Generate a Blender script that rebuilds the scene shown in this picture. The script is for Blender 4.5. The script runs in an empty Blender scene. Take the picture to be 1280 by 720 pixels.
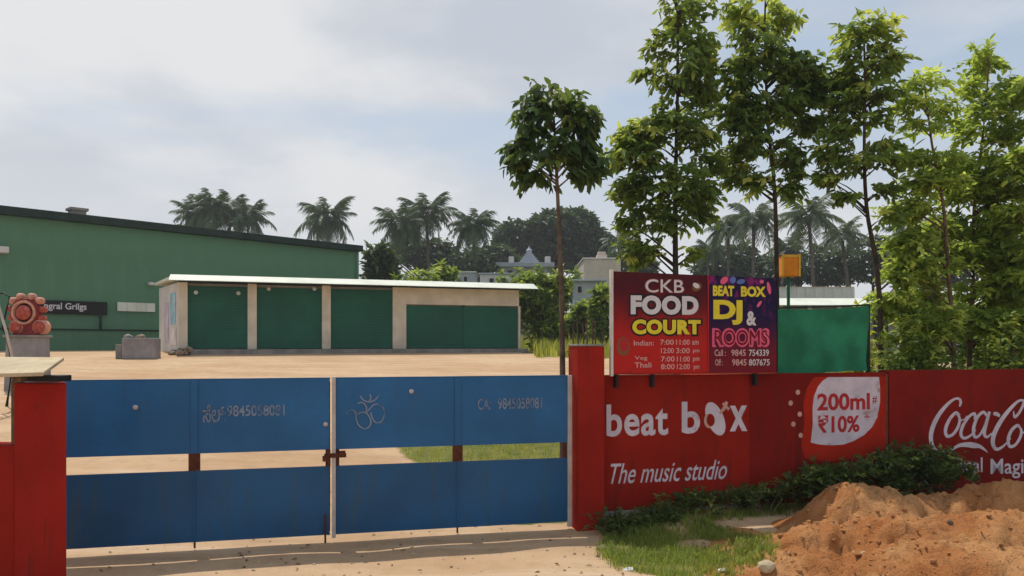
import bpy, bmesh, math, random
import numpy as np
from mathutils import Vector, Matrix, Euler, noise

SC = bpy.context.scene
COL = SC.collection
R = math.radians
rnd = random.Random(7)

# ------------------------------------------------------------------ camera
CAMZ, F, HY, CX = 2.4, 960.0, 430.0, 640.0
cd = bpy.data.cameras.new('camera')
cam = bpy.data.objects.new('camera', cd); COL.objects.link(cam)
cam.location = (0, 0, CAMZ); cam.rotation_euler = (R(90), 0, 0)
cd.sensor_width = 36; cd.lens = 36 * F / 1280
cd.shift_y = (HY - 360) / 1280
cd.clip_start = .1; cd.clip_end = 4000
SC.camera = cam

# ------------------------------------------------------------------ sun, sky, exposure
SUN_DIR = Vector((-.55, .83, 0)).normalized()
SUN_EL = R(64)
sl = bpy.data.lights.new('sun', 'SUN'); sl.energy = 3.5; sl.angle = R(.6); sl.color = (1, .945, .86)
sun = bpy.data.objects.new('sun', sl); COL.objects.link(sun)
sun.location = (-40, 60, 90)
tosun = Vector((SUN_DIR.x * math.cos(SUN_EL), SUN_DIR.y * math.cos(SUN_EL), math.sin(SUN_EL)))
sun.rotation_euler = (-tosun).to_track_quat('-Z', 'Y').to_euler()

W = bpy.data.worlds.new('World'); SC.world = W; W.use_nodes = True
nt = W.node_tree; nt.nodes.clear()
def N(t, **k):
    n = nt.nodes.new(t)
    for a, v in k.items(): setattr(n, a, v)
    return n
L = lambda a, b: nt.links.new(a, b)
out = N('ShaderNodeOutputWorld'); bg = N('ShaderNodeBackground'); bg.inputs[1].default_value = .107
L(bg.outputs[0], out.inputs[0])
sky = N('ShaderNodeTexSky', sky_type='NISHITA', sun_disc=False, sun_elevation=SUN_EL,
        sun_rotation=math.atan2(SUN_DIR.x, SUN_DIR.y), air_density=1.2, dust_density=3.0)
tc = N('ShaderNodeTexCoord'); sep = N('ShaderNodeSeparateXYZ'); L(tc.outputs['Generated'], sep.inputs[0])
ad = N('ShaderNodeMath', operation='MAXIMUM'); L(sep.outputs[2], ad.inputs[0]); ad.inputs[1].default_value = 0
ad2 = N('ShaderNodeMath', operation='ADD'); L(ad.outputs[0], ad2.inputs[0]); ad2.inputs[1].default_value = .22
dx = N('ShaderNodeMath', operation='DIVIDE'); L(sep.outputs[0], dx.inputs[0]); L(ad2.outputs[0], dx.inputs[1])
dy = N('ShaderNodeMath', operation='DIVIDE'); L(sep.outputs[1], dy.inputs[0]); L(ad2.outputs[0], dy.inputs[1])
cmb = N('ShaderNodeCombineXYZ'); L(dx.outputs[0], cmb.inputs[0]); L(dy.outputs[0], cmb.inputs[1])
n1 = N('ShaderNodeTexNoise'); n1.inputs['Scale'].default_value = .8; n1.inputs['Detail'].default_value = 7
n1.inputs['Roughness'].default_value = .52; n1.inputs['Distortion'].default_value = .35
mp = N('ShaderNodeMapping'); mp.inputs['Location'].default_value = (1.35, .2, 2.0); L(cmb.outputs[0], mp.inputs[0])
L(mp.outputs[0], n1.inputs['Vector'])
cover = N('ShaderNodeMapRange', interpolation_type='SMOOTHSTEP'); L(n1.outputs['Fac'], cover.inputs[0])
cover.inputs[1].default_value = .38; cover.inputs[2].default_value = .53
n2 = N('ShaderNodeTexNoise'); n2.inputs['Scale'].default_value = 1.5; n2.inputs['Detail'].default_value = 6
mp2 = N('ShaderNodeMapping'); mp2.inputs['Location'].default_value = (4.2, 2.2, 0); L(cmb.outputs[0], mp2.inputs[0])
L(mp2.outputs[0], n2.inputs['Vector'])
ccol = N('ShaderNodeMix', data_type='RGBA')
shade = N('ShaderNodeMapRange', interpolation_type='SMOOTHSTEP'); L(n2.outputs['Fac'], shade.inputs[0])
shade.inputs[1].default_value = .36; shade.inputs[2].default_value = .62
L(shade.outputs[0], ccol.inputs['Factor'])
ccol.inputs['A'].default_value = (5.1, 5.55, 6.25, 1); ccol.inputs['B'].default_value = (7.4, 7.45, 7.55, 1)
# thin high veil: the sky between the clouds is pale
veil = N('ShaderNodeMix', data_type='RGBA'); veil.inputs['Factor'].default_value = .62
L(sky.outputs[0], veil.inputs['A']); veil.inputs['B'].default_value = (4.9, 5.9, 7.2, 1)
mixc = N('ShaderNodeMix', data_type='RGBA'); L(cover.outputs[0], mixc.inputs['Factor'])
L(veil.outputs['Result'], mixc.inputs['A']); L(ccol.outputs['Result'], mixc.inputs['B'])
# pale horizon
hz = N('ShaderNodeMapRange', interpolation_type='SMOOTHSTEP'); L(sep.outputs[2], hz.inputs[0])
hz.inputs[1].default_value = .0; hz.inputs[2].default_value = .36
hz.inputs[3].default_value = .9; hz.inputs[4].default_value = 0
mixh = N('ShaderNodeMix', data_type='RGBA'); L(hz.outputs[0], mixh.inputs['Factor'])
L(mixc.outputs['Result'], mixh.inputs['A']); mixh.inputs['B'].default_value = (6.8, 6.95, 7.2, 1)
L(mixh.outputs['Result'], bg.inputs[0])

SC.view_settings.view_transform = 'Standard'; SC.view_settings.look = 'None'
SC.view_settings.exposure = 0; SC.view_settings.gamma = 1
SC.cycles.use_denoising = True
SC.cycles.max_bounces = 6; SC.cycles.transparent_max_bounces = 8

# ------------------------------------------------------------------ materials
def srgb(r, g, b):
    f = lambda c: (c / 255 / 12.92) if c / 255 <= .04045 else ((c / 255 + .055) / 1.055) ** 2.4
    return (f(r), f(g), f(b), 1)

def newmat(name):
    m = bpy.data.materials.new(name); m.use_nodes = True
    t = m.node_tree; t.nodes.clear()
    o = t.nodes.new('ShaderNodeOutputMaterial'); p = t.nodes.new('ShaderNodeBsdfPrincipled')
    t.links.new(p.outputs[0], o.inputs[0])
    return m, t, p, o

def tnoise(t, vec, scale, detail=4, rough=.55):
    n = t.nodes.new('ShaderNodeTexNoise'); n.inputs['Scale'].default_value = scale
    n.inputs['Detail'].default_value = detail; n.inputs['Roughness'].default_value = rough
    t.links.new(vec, n.inputs['Vector']); return n.outputs['Fac']

def ramp(t, fac, a, b, lo=0, hi=1):
    m = t.nodes.new('ShaderNodeMapRange'); m.interpolation_type = 'SMOOTHSTEP'
    t.links.new(fac, m.inputs[0]); m.inputs[1].default_value = a; m.inputs[2].default_value = b
    m.inputs[3].default_value = lo; m.inputs[4].default_value = hi; return m.outputs[0]

def mixrgb(t, fac, a, b, blend='MIX'):
    m = t.nodes.new('ShaderNodeMix'); m.data_type = 'RGBA'; m.blend_type = blend
    for s, v in (('Factor', fac), ('A', a), ('B', b)):
        if hasattr(v, 'is_linked'): t.links.new(v, m.inputs[s])
        else: m.inputs[s].default_value = v
    return m.outputs['Result']

def bump(t, p, h, strength=.3, dist=.01):
    b = t.nodes.new('ShaderNodeBump'); b.inputs['Strength'].default_value = strength
    b.inputs['Distance'].default_value = dist
    t.links.new(h, b.inputs['Height']); t.links.new(b.outputs[0], p.inputs['Normal'])

def mul(c, k): return (min(1, c[0] * k), min(1, c[1] * k), min(1, c[2] * k), 1)

def paint(name, c, rough=.55, var=.25, scale=1.5, stain=None, stain_amt=.5, stain_lo=.58, streak=False,
          bs=.15, bd=.004, metal=0, fine=40, coord='Object', spec=.18, runs=None, dent=0):
    """weathered paint: broad patches of fading, fine grain, blotches or runs of another colour"""
    m, t, p, o = newmat(name)
    c4 = (c[0], c[1], c[2], 1)
    tcn = t.nodes.new('ShaderNodeTexCoord'); v = tcn.outputs[coord]
    a = tnoise(t, v, scale, 5); f = tnoise(t, v, fine, 3)
    col = mixrgb(t, ramp(t, a, .3, .7), mul(c4, 1 - var), mul(c4, 1 + var))
    col = mixrgb(t, ramp(t, f, .35, .7, 0, .25), col, mul(c4, .7))
    if stain:
        vec = v
        if streak:
            mpn = t.nodes.new('ShaderNodeMapping'); mpn.inputs['Scale'].default_value = (6, 6, .7)
            t.links.new(v, mpn.inputs[0]); vec = mpn.outputs[0]
        s = tnoise(t, vec, scale * 1.3, 6, .62)
        col = mixrgb(t, ramp(t, s, stain_lo, stain_lo + .16, 0, stain_amt), col, (stain[0], stain[1], stain[2], 1))
    if runs:
        rc, lo, amt = runs
        mpr = t.nodes.new('ShaderNodeMapping'); mpr.inputs['Scale'].default_value = (11, 11, .9); t.links.new(v, mpr.inputs[0])
        r1 = tnoise(t, mpr.outputs[0], 1.0, 4, .6); r2 = tnoise(t, v, 7, 6, .7)
        col = mixrgb(t, ramp(t, r1, lo, lo + .14, 0, amt), col, (*rc, 1))
        col = mixrgb(t, ramp(t, r2, lo + .03, lo + .12, 0, amt * 1.2), col, (*rc, 1))
    t.links.new(col, p.inputs['Base Color']); p.inputs['Roughness'].default_value = rough
    p.inputs['Specular IOR Level'].default_value = spec
    p.inputs['Metallic'].default_value = metal
    if dent:
        dn = tnoise(t, v, 2.6, 2, .4); b = t.nodes.new('ShaderNodeMath'); b.operation = 'MULTIPLY_ADD'
        t.links.new(dn, b.inputs[0]); b.inputs[1].default_value = dent; t.links.new(f, b.inputs[2]); f = b.outputs[0]
    if bs: bump(t, p, f, bs, bd)
    return m

M = {}
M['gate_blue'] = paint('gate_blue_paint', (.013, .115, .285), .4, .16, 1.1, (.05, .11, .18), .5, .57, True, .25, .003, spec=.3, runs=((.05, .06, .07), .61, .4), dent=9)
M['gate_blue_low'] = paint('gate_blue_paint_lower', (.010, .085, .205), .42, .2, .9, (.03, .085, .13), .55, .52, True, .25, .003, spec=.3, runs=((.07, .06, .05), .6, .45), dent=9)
M['rust'] = paint('rusty_steel', (.10, .03, .014), .75, .35, 12, (.03, .015, .01), .6)
M['pole_pale'] = paint('pale_pole_paint', (.50, .44, .40), .5, .15, 4, (.25, .13, .09), .5, .6, True)
M['red_wall'] = paint('red_wall_paint', (.285, .016, .008), .75, .18, .9, (.13, .018, .01), .6, .53, True, .5, .01, spec=.06, runs=((.10, .02, .012), .6, .5), dent=3)
M['red_dark'] = paint('dark_red_wall_paint', (.205, .012, .007), .75, .22, .8, (.10, .014, .01), .6, .53, True, .5, .01, spec=.06, runs=((.06, .014, .01), .6, .5), dent=3)
M['red_bright'] = paint('bright_red_patch_paint', (.40, .022, .008), .7, .14, 1.4, (.24, .02, .01), .5, .56, False, .4, .006, spec=.06, runs=((.16, .02, .012), .6, .5))
M['red_pillar'] = paint('red_pillar_paint', (.30, .017, .010), .72, .18, 1.2, (.16, .022, .012), .55, .55, True, .5, .01, spec=.06, runs=((.10, .02, .012), .6, .5), dent=3)
M['letter'] = paint('faded_white_lettering', (.60, .54, .60), .7, .14, 3, (.30, .07, .06), .75, .56, False, .4, .004, 0, 30, spec=.08)
M['letter_gate'] = paint('scrawled_white_lettering', (.20, .25, .34), .6, .2, 6, (.02, .1, .24), .7, .48, False, .1, .001, 0, 60)
M['letter_pink'] = paint('pale_pink_dots', (.55, .33, .26), .6)
M['letter_red'] = paint('red_lettering', (.42, .02, .025), .6, .1, 5, (.5, .3, .3), .25, .64)
M['concrete'] = paint('raw_concrete', (.24, .225, .2), .85, .25, 2, (.12, .11, .09), .6, .55, True, .4, .01)
M['tan_plaster'] = paint('tan_plaster', (.63, .55, .43), .8, .15, 1.2, (.40, .33, .25), .5, .58, True, .25, .01)
M['shutter'] = paint('green_shutter_paint', (.012, .10, .064), .5, .15, .7, (.02, .085, .062), .5, .53, True, .08, .002, runs=((.03, .05, .035), .62, .4))
M['cladding'] = paint('green_cladding_sheet', (.092, .215, .125), .5, .1, .35, (.10, .205, .16), .5, .52, True, .08, .002, runs=((.05, .11, .07), .6, .35))
M['gutter'] = paint('dark_green_gutter', (.012, .028, .022), .6, .3, 2)
M['roof_white'] = paint('pale_roof_sheet', (.66, .68, .58), .5, .1, 1, (.6, .58, .5), .3, .62)
M['white_wall'] = paint('white_plaster', (.58, .57, .55), .8, .12, .8, (.3, .28, .25), .5, .58, True)
M['bluish_wall'] = paint('pale_blue_plaster', (.34, .38, .43), .8, .12, .8, (.24, .25, .27), .5, .58, True)
M['cream_wall'] = paint('cream_plaster', (.52, .45, .37), .8, .12, .8, (.3, .25, .2), .5, .58, True)
M['dark'] = paint('dark_opening', (.02, .022, .025), .4, .2)
M['black_metal'] = paint('black_metal', (.012, .012, .013), .5, .3)
M['wood'] = paint('grey_brown_wood', (.15, .105, .065), .85, .3, 9, (.07, .05, .035), .5, .5, True, .4, .004)
M['board'] = paint('pale_board', (.48, .39, .25), .75, .15, 3, (.33, .24, .14), .5, .55, False, .2, .003)
M['statue_red'] = paint('terracotta_red_paint', (.40, .075, .05), .6, .25, 8, (.52, .25, .19), .7, .52, bs=.9, bd=.03, fine=14)
M['statue_dark'] = paint('deep_red_paint', (.24, .03, .028), .6, .2, 8, bs=.9, bd=.03, fine=14)
M['statue_pale'] = paint('peach_paint', (.56, .27, .19), .6, .2, 9, bs=.9, bd=.03, fine=14)
M['pedestal'] = paint('grey_cement_render', (.27, .25, .25), .85, .2, 2, (.16, .15, .13), .5, .55, True, .4, .01)
M['orange'] = paint('orange_plastic', (.80, .27, .015), .45, .12, 5)
M['yellow_trim'] = paint('yellow_plastic', (.75, .45, .06), .45, .1, 5)
M['stone'] = paint('rough_stone', (.26, .2, .145), .9, .35, 6, None, .5, .5, False, .6, .02)
M['white_scrap'] = paint('white_paper', (.7, .68, .63), .8, .1)
M['bark'] = paint('grey_bark', (.15, .105, .07), .9, .35, 8, (.06, .045, .035), .6, .52, True, .7, .02)
M['bark_dark'] = paint('dark_bark', (.055, .042, .03), .9, .35, 9, (.03, .024, .02), .6, .52, True, .7, .02)
M['palm_bark'] = paint('palm_bark', (.12, .10, .085), .9, .3, 3, (.06, .05, .045), .6, .52, False, .6, .05)
M['sign_frame'] = paint('white_frame_paint', (.62, .58, .52), .5, .12, 4, (.3, .2, .14), .4, .6)
M['ink_white'] = paint('printed_white', (.62, .6, .62), .45, .06, 6)
M['ink_pinkwhite'] = paint('printed_pale_pink', (.62, .36, .34), .45, .06, 6)
M['ink_yellow'] = paint('printed_yellow', (.72, .60, .035), .45, .08, 6)
M['ink_pink'] = paint('printed_pink', (.72, .11, .22), .45, .08, 6)
M['ink_black'] = paint('printed_black', (.012, .008, .01), .45, .1)
M['ink_brown'] = paint('printed_brown', (.20, .075, .025), .45, .2)
M['ink_blue'] = paint('printed_blue', (.10, .16, .42), .45, .2)
M['net'] = None

def leafmat(name, dark, light, young, trans=.35):
    m, t, p, o = newmat(name)
    at = t.nodes.new('ShaderNodeAttribute'); at.attribute_name = 'tint'
    c = mixrgb(t, ramp(t, at.outputs['Fac'], 0, .62), (*dark, 1), (*light, 1))
    c = mixrgb(t, ramp(t, at.outputs['Fac'], .6, 1), c, (*young, 1))
    t.links.new(c, p.inputs['Base Color']); p.inputs['Roughness'].default_value = .48
    p.inputs['Specular IOR Level'].default_value = .35
    tr = t.nodes.new('ShaderNodeBsdfTranslucent')
    c2 = mixrgb(t, .45, c, (min(1, young[0] * 1.1), min(1, young[1] * 1.1), young[2] * .6, 1))
    t.links.new(c2, tr.inputs[0])
    ms = t.nodes.new('ShaderNodeMixShader'); ms.inputs[0].default_value = trans
    t.links.new(p.outputs[0], ms.inputs[1]); t.links.new(tr.outputs[0], ms.inputs[2])
    t.links.new(ms.outputs[0], o.inputs[0])
    return m
M['leaf_dark'] = leafmat('dark_glossy_leaves', (.02, .05, .017), (.065, .14, .04), (.30, .38, .08), .4)
M['leaf_mid'] = leafmat('green_leaves', (.03, .07, .02), (.13, .24, .05), (.62, .68, .16), .46)
M['leaf_light'] = leafmat('light_green_leaves', (.10, .18, .035), (.30, .42, .08), (.64, .72, .16), .58)
M['leaf_far'] = leafmat('distant_foliage', (.022, .05, .02), (.055, .10, .034), (.13, .18, .05), .28)
M['leaf_bush'] = leafmat('bush_leaves', (.05, .10, .02), (.17, .27, .05), (.48, .55, .11), .4)
M['leaf_creeper'] = leafmat('creeper_leaves', (.03, .06, .018), (.09, .14, .03), (.26, .32, .07), .42)
M['leaf_yellow'] = leafmat('yellow_leaves', (.25, .27, .02), (.5, .5, .03), (.72, .70, .08), .45)
M['grass'] = leafmat('green_grass', (.13, .18, .035), (.28, .35, .06), (.46, .5, .12), .5)
M['dry_grass'] = leafmat('dry_grass', (.20, .23, .03), (.42, .44, .06), (.62, .58, .15), .45)
M['litter_leaf'] = leafmat('dry_fallen_leaves', (.11, .06, .025), (.24, .15, .06), (.34, .25, .1), .1)
M['palm_leaf'] = leafmat('palm_leaflets', (.022, .05, .018), (.055, .10, .032), (.13, .16, .055), .25)
M['palm_pale'] = leafmat('pale_palm_leaflets', (.045, .08, .038), (.11, .15, .075), (.22, .23, .12), .28)

# ------------------------------------------------------------------ terrain height
SLOPE, GY = .2364, 9.81
CT, ST = math.cos(math.atan(SLOPE)), math.sin(math.atan(SLOPE))
def sstep(x, a, b):
    t = min(1, max(0, (x - a) / (b - a))); return t * t * (3 - 2 * t)
TS = [-999, 0, 1, 4, 10, 16, 21, 25, 30, 200, 2000]; TZ = [0, 0, .03, .36, 1.12, 1.66, 1.95, 2.07, 2.1, 2.25, 2.3]
def sdist(x, y): return (y - GY - SLOPE * x) * CT
def zg(x, y):
    s = sdist(x, y); z = float(np.interp(s, TS, TZ))
    u = x / CT
    if s < 3 and u > .9:
        z = max(z, .17 * sstep(u, 1.15, 2.2) * sstep(s, -1.7, -.15))
    near = math.exp(-((x - 0) ** 2 + (y - 9) ** 2) / 500)
    z += near * .035 * noise.noise((x * .9, y * .9, 3)) * (1 if abs(s) > .4 else .4)
    return z

def P(px, py, Y): return Vector(((px - CX) / F * Y, Y, CAMZ - (py - HY) / F * Y))
def PX(px, Y): return (px - CX) / F * Y
def wallY(px, off=0): return (GY + off) / (1 - SLOPE * (px - CX) / F)   # off = distance in Y behind wall line
def wu(px):                                                           # along-wall coordinate
    return PX(px, wallY(px)) / CT
def wz(px, py): return CAMZ - (py - HY) / F * wallY(px)
ROTW = math.atan(SLOPE)
def wpt(u, v, z): return Vector((u * CT - v * ST, GY + u * ST + v * CT, z))   # v = back

# ------------------------------------------------------------------ object helpers
def setp(o, label=None, cat=None, group=None, kind=None):
    if label: o['label'] = label
    if cat: o['category'] = cat
    if group: o['group'] = group
    if kind: o['kind'] = kind
    return o
def thing(name, label, cat, loc, rz=0, group=None):
    o = bpy.data.objects.new(name, None); COL.objects.link(o)
    o.empty_display_size = .2
    o.location = loc; o.rotation_euler = (0, 0, rz)
    return setp(o, label, cat, group)
def dup(o, parent=None):
    c = o.copy(); COL.objects.link(c)
    if parent: c.parent = parent
    for ch in list(o.children): dup(ch, c)
    return c

class MB:
    def __init__(s): s.v = []; s.f = []
    def add(s, vs, fs):
        n = len(s.v); s.v += [tuple(v) for v in vs]; s.f += [tuple(i + n for i in f) for f in fs]; return s
    def box(s, x0, x1, y0, y1, z0, z1, mat=None):
        vs = [Vector((x, y, z)) for z in (z0, z1) for y in (y0, y1) for x in (x0, x1)]
        if mat: vs = [mat @ v for v in vs]
        return s.add(vs, [(0, 2, 3, 1), (4, 5, 7, 6), (0, 1, 5, 4), (2, 6, 7, 3), (0, 4, 6, 2), (1, 3, 7, 5)])
    def tube(s, pts, rs, n=8, cap=True):
        pts = [Vector(p) for p in pts]
        if not hasattr(rs, '__len__'): rs = [rs] * len(pts)
        vs = []; fs = []
        for i, p in enumerate(pts):
            d = (pts[min(i + 1, len(pts) - 1)] - pts[max(i - 1, 0)]).normalized()
            a = d.cross(Vector((0, 0, 1)))
            if a.length < .1: a = d.cross(Vector((1, 0, 0)))
            a.normalize(); b = d.cross(a)
            for k in range(n):
                t = 2 * math.pi * k / n; vs.append(p + (a * math.cos(t) + b * math.sin(t)) * rs[i])
        for i in range(len(pts) - 1):
            for k in range(n):
                fs.append((i * n + k, i * n + (k + 1) % n, (i + 1) * n + (k + 1) % n, (i + 1) * n + k))
        if cap: fs.append(tuple(range(n))[::-1]); fs.append(tuple((len(pts) - 1) * n + k for k in range(n)))
        return s.add(vs, fs)
    def poly_prism(s, pts2, y0, y1):
        """outline in the x-z plane, extruded along y"""
        n = len(pts2)
        vs = [(x, y0, z) for x, z in pts2] + [(x, y1, z) for x, z in pts2]
        fs = [tuple(range(n)), tuple(range(2 * n - 1, n - 1, -1))]
        fs += [(i, i + n, (i + 1) % n + n, (i + 1) % n) for i in range(n)]
        return s.add(vs, fs)
    def lathe(s, prof, n=16, c=(0, 0, 0), axis='z'):
        vs = []; fs = []
        for r, h in prof:
            for k in range(n):
                t = 2 * math.pi * k / n
                if axis == 'z': vs.append((c[0] + r * math.cos(t), c[1] + r * math.sin(t), c[2] + h))
                else: vs.append((c[0] + r * math.cos(t), c[1] - h, c[2] + r * math.sin(t)))
        for i in range(len(prof) - 1):
            for k in range(n):
                fs.append((i * n + k, i * n + (k + 1) % n, (i + 1) * n + (k + 1) % n, (i + 1) * n + k))
        fs.append(tuple(range(n))[::-1]); fs.append(tuple((len(prof) - 1) * n + k for k in range(n)))
        return s.add(vs, fs)
    def build(s, name, mat, parent=None, bev=0, smooth=False, loc=None):
        me = bpy.data.meshes.new(name); me.from_pydata(s.v, [], s.f); me.update()
        bm = bmesh.new(); bm.from_mesh(me); bmesh.ops.recalc_face_normals(bm, faces=bm.faces[:]); bm.to_mesh(me); bm.free()
        if smooth: me.polygons.foreach_set('use_smooth', [True] * len(me.polygons))
        o = bpy.data.objects.new(name, me); COL.objects.link(o)
        if mat: me.materials.append(M[mat] if isinstance(mat, str) else mat)
        if parent: o.parent = parent
        if loc is not None: o.location = loc
        if bev:
            b = o.modifiers.new('bevel', 'BEVEL'); b.width = bev; b.segments = 2; b.limit_method = 'ANGLE'
        return o

# text: flat print made as a thin mesh in the x-z plane, facing -y
_tc = {}
def glyphs(body, offset=0.0, spacing=1.0):
    k = (body, offset, spacing)
    if k in _tc: return _tc[k]
    cu = bpy.data.curves.new('t', 'FONT'); cu.body = body; cu.offset = offset; cu.resolution_u = 4
    cu.space_character = spacing
    o = bpy.data.objects.new('t', cu); COL.objects.link(o)
    dg = bpy.context.evaluated_depsgraph_get()
    me = bpy.data.meshes.new_from_object(o.evaluated_get(dg))
    vs = np.array([v.co[:2] for v in me.vertices]); fs = [tuple(p.vertices) for p in me.polygons]
    bpy.data.objects.remove(o); bpy.data.curves.remove(cu); bpy.data.meshes.remove(me)
    _tc[k] = (vs, fs); return _tc[k]
def text(body, x0, x1, z0, z1, y, mat, parent, name='lettering', offset=.0, shear=0, spacing=1.0, slope=0, grow=0, warp=None):
    vs, fs = glyphs(body, offset, spacing)
    lo, hi = vs.min(0), vs.max(0)
    q = (vs - lo) / (hi - lo)
    x0 -= grow; x1 += grow; z0 -= grow; z1 += grow
    h = z1 - z0
    X = x0 + q[:, 0] * (x1 - x0 - shear * h) + shear * h * q[:, 1]
    Z = z0 + q[:, 1] * h + slope * (X - x0)
    if warp is not None:
        for i in range(len(X)): Z[i] = warp(q[i, 0], q[i, 1], z0, z1)
    mb = MB(); mb.v = [(X[i], y, Z[i]) for i in range(len(X))]; mb.f = list(fs)
    return mb.build(name, mat, parent)
def ribbon(mb, pts, y):
    """calligraphic stroke: pts = (x, z, width)"""
    P4 = [pts[0]] + list(pts) + [pts[-1]]; S = []
    for i in range(1, len(P4) - 2):
        for k in range(8):
            t = k / 8; p0, p1, p2, p3 = (np.array(P4[i + j]) for j in (-1, 0, 1, 2))
            S.append(.5 * (2 * p1 + (p2 - p0) * t + (2 * p0 - 5 * p1 + 4 * p2 - p3) * t * t + (3 * p1 - p0 - 3 * p2 + p3) * t ** 3))
    S.append(np.array(pts[-1])); vs = []; fs = []
    for i, s in enumerate(S):
        d = S[min(i + 1, len(S) - 1)][:2] - S[max(0, i - 1)][:2]; d = d / (np.linalg.norm(d) + 1e-9)
        nx, nz = -d[1], d[0]; w = max(s[2], .002) / 2
        vs += [(s[0] + nx * w, y, s[1] + nz * w), (s[0] - nx * w, y, s[1] - nz * w)]
        if i: fs.append((2 * i - 2, 2 * i - 1, 2 * i + 1, 2 * i))
    mb.add(vs, fs)

# ------------------------------------------------------------------ leaves (numpy)
def leaf_arrays(org, dr, up, ln, wd):
    """six-point folded leaf per row"""
    dr = dr / (np.linalg.norm(dr, axis=1)[:, None] + 1e-9)
    sd = np.cross(dr, up); sd /= (np.linalg.norm(sd, axis=1)[:, None] + 1e-9)
    nm = np.cross(sd, dr)
    ln = ln[:, None]; wd = wd[:, None]
    A = org
    L1 = org + dr * ln * .3 + sd * wd * .5 + nm * wd * .18; L2 = org + dr * ln * .7 + sd * wd * .38 + nm * wd * .06 - nm * ln * .05
    T = org + dr * ln - nm * ln * .16
    R1 = org + dr * ln * .3 - sd * wd * .5 + nm * wd * .18; R2 = org + dr * ln * .7 - sd * wd * .38 + nm * wd * .06 - nm * ln * .05
    V = np.stack([A, L1, L2, T, R2, R1], 1).reshape(-1, 3)
    n = len(org); b = np.arange(n)[:, None] * 6
    Fq = np.concatenate([b + np.array([[0, 1, 2, 3]]), b + np.array([[0, 3, 4, 5]])], 1).reshape(-1, 4)
    return V, Fq
def np_mesh(name, V, Fq, tint, mat, parent=None, per=6, kind=None):
    me = bpy.data.meshes.new(name)
    nv, nf = len(V), len(Fq); w = Fq.shape[1]
    me.vertices.add(nv); me.vertices.foreach_set('co', np.ascontiguousarray(V, dtype=np.float32).ravel())
    me.loops.add(nf * w); me.loops.foreach_set('vertex_index', Fq.astype(np.int32).ravel())
    me.polygons.add(nf); me.polygons.foreach_set('loop_start', np.arange(nf, dtype=np.int32) * w)
    me.polygons.foreach_set('loop_total', np.full(nf, w, dtype=np.int32))
    me.update(calc_edges=True)
    a = me.attributes.new('tint', 'FLOAT', 'POINT'); a.data.foreach_set('value', np.repeat(tint, per).astype(np.float32))
    me.materials.append(M[mat])
    o = bpy.data.objects.new(name, me); COL.objects.link(o)
    if parent: o.parent = parent
    if kind: o['kind'] = kind
    return o

def crown_leaves(rs, blobs, axis_fn, nclump, per, ln, wd, droop, young_p, twig=.3, shell=.3, tip_y=.5):
    """leaf sprays spread through ellipsoids. blobs = [(cx,cy,cz,rx,ry,rz,weight,young)]"""
    blobs = np.array(blobs); w = blobs[:, 6] / blobs[:, 6].sum()
    bi = rs.choice(len(blobs), nclump, p=w); B = blobs[bi]
    d = rs.normal(size=(nclump, 3)); d /= np.linalg.norm(d, axis=1)[:, None]
    r = shell + (1 - shell) * rs.random(nclump) ** .7
    r = np.where(rs.random(nclump) < .3, rs.random(nclump) ** .5 * .9, r)
    C = B[:, :3] + d * r[:, None] * B[:, 3:6]
    ax = axis_fn(C)
    outd = C - ax; outd += rs.normal(size=outd.shape) * (.45 * np.linalg.norm(outd, axis=1))[:, None]; outd[:, 2] = outd[:, 2] * .6 + .15 * np.linalg.norm(outd, axis=1); outd /= (np.linalg.norm(outd, axis=1)[:, None] + 1e-9)
    ytw = (rs.random(nclump) < (young_p + B[:, 7])).astype(float)
    ctint = rs.random(nclump) * .55 + ytw * (.45 + .2 * rs.random(nclump)) + .12 * d[:, 2]
    k = np.arange(per) / max(1, per - 1)
    N_ = nclump * per
    idx = np.repeat(np.arange(nclump), per); kk = np.tile(k, nclump)
    twl = twig * (.7 + .6 * rs.random(nclump))
    org = C[idx] + outd[idx] * (kk * twl[idx])[:, None]
    org[:, 2] -= .35 * twl[idx] * kk ** 2
    sgn = np.where(np.tile(np.arange(per), nclump) % 2, 1., -1.)
    side = np.cross(outd[idx], np.array([0, 0, 1.])); side /= (np.linalg.norm(side, axis=1)[:, None] + 1e-9)
    dr = outd[idx] * .55 + side * sgn[:, None] * (.95 - .5 * kk)[:, None] + rs.normal(size=(N_, 3)) * .4
    dr[:, 2] -= droop * (.6 + .8 * rs.random(N_))
    up = np.array([0, 0, 1.]) + rs.normal(size=(N_, 3)) * .45
    l = ln * (.5 + .85 * rs.random(N_)); wv = wd * (.7 + .5 * rs.random(N_))
    V, Fq = leaf_arrays(org, dr, up, l, wv)
    tint = np.clip(ctint[idx] + rs.normal(size=N_) * .09 + .08 * tip_y * kk, 0, 1)
    return V, Fq, tint, C

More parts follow.
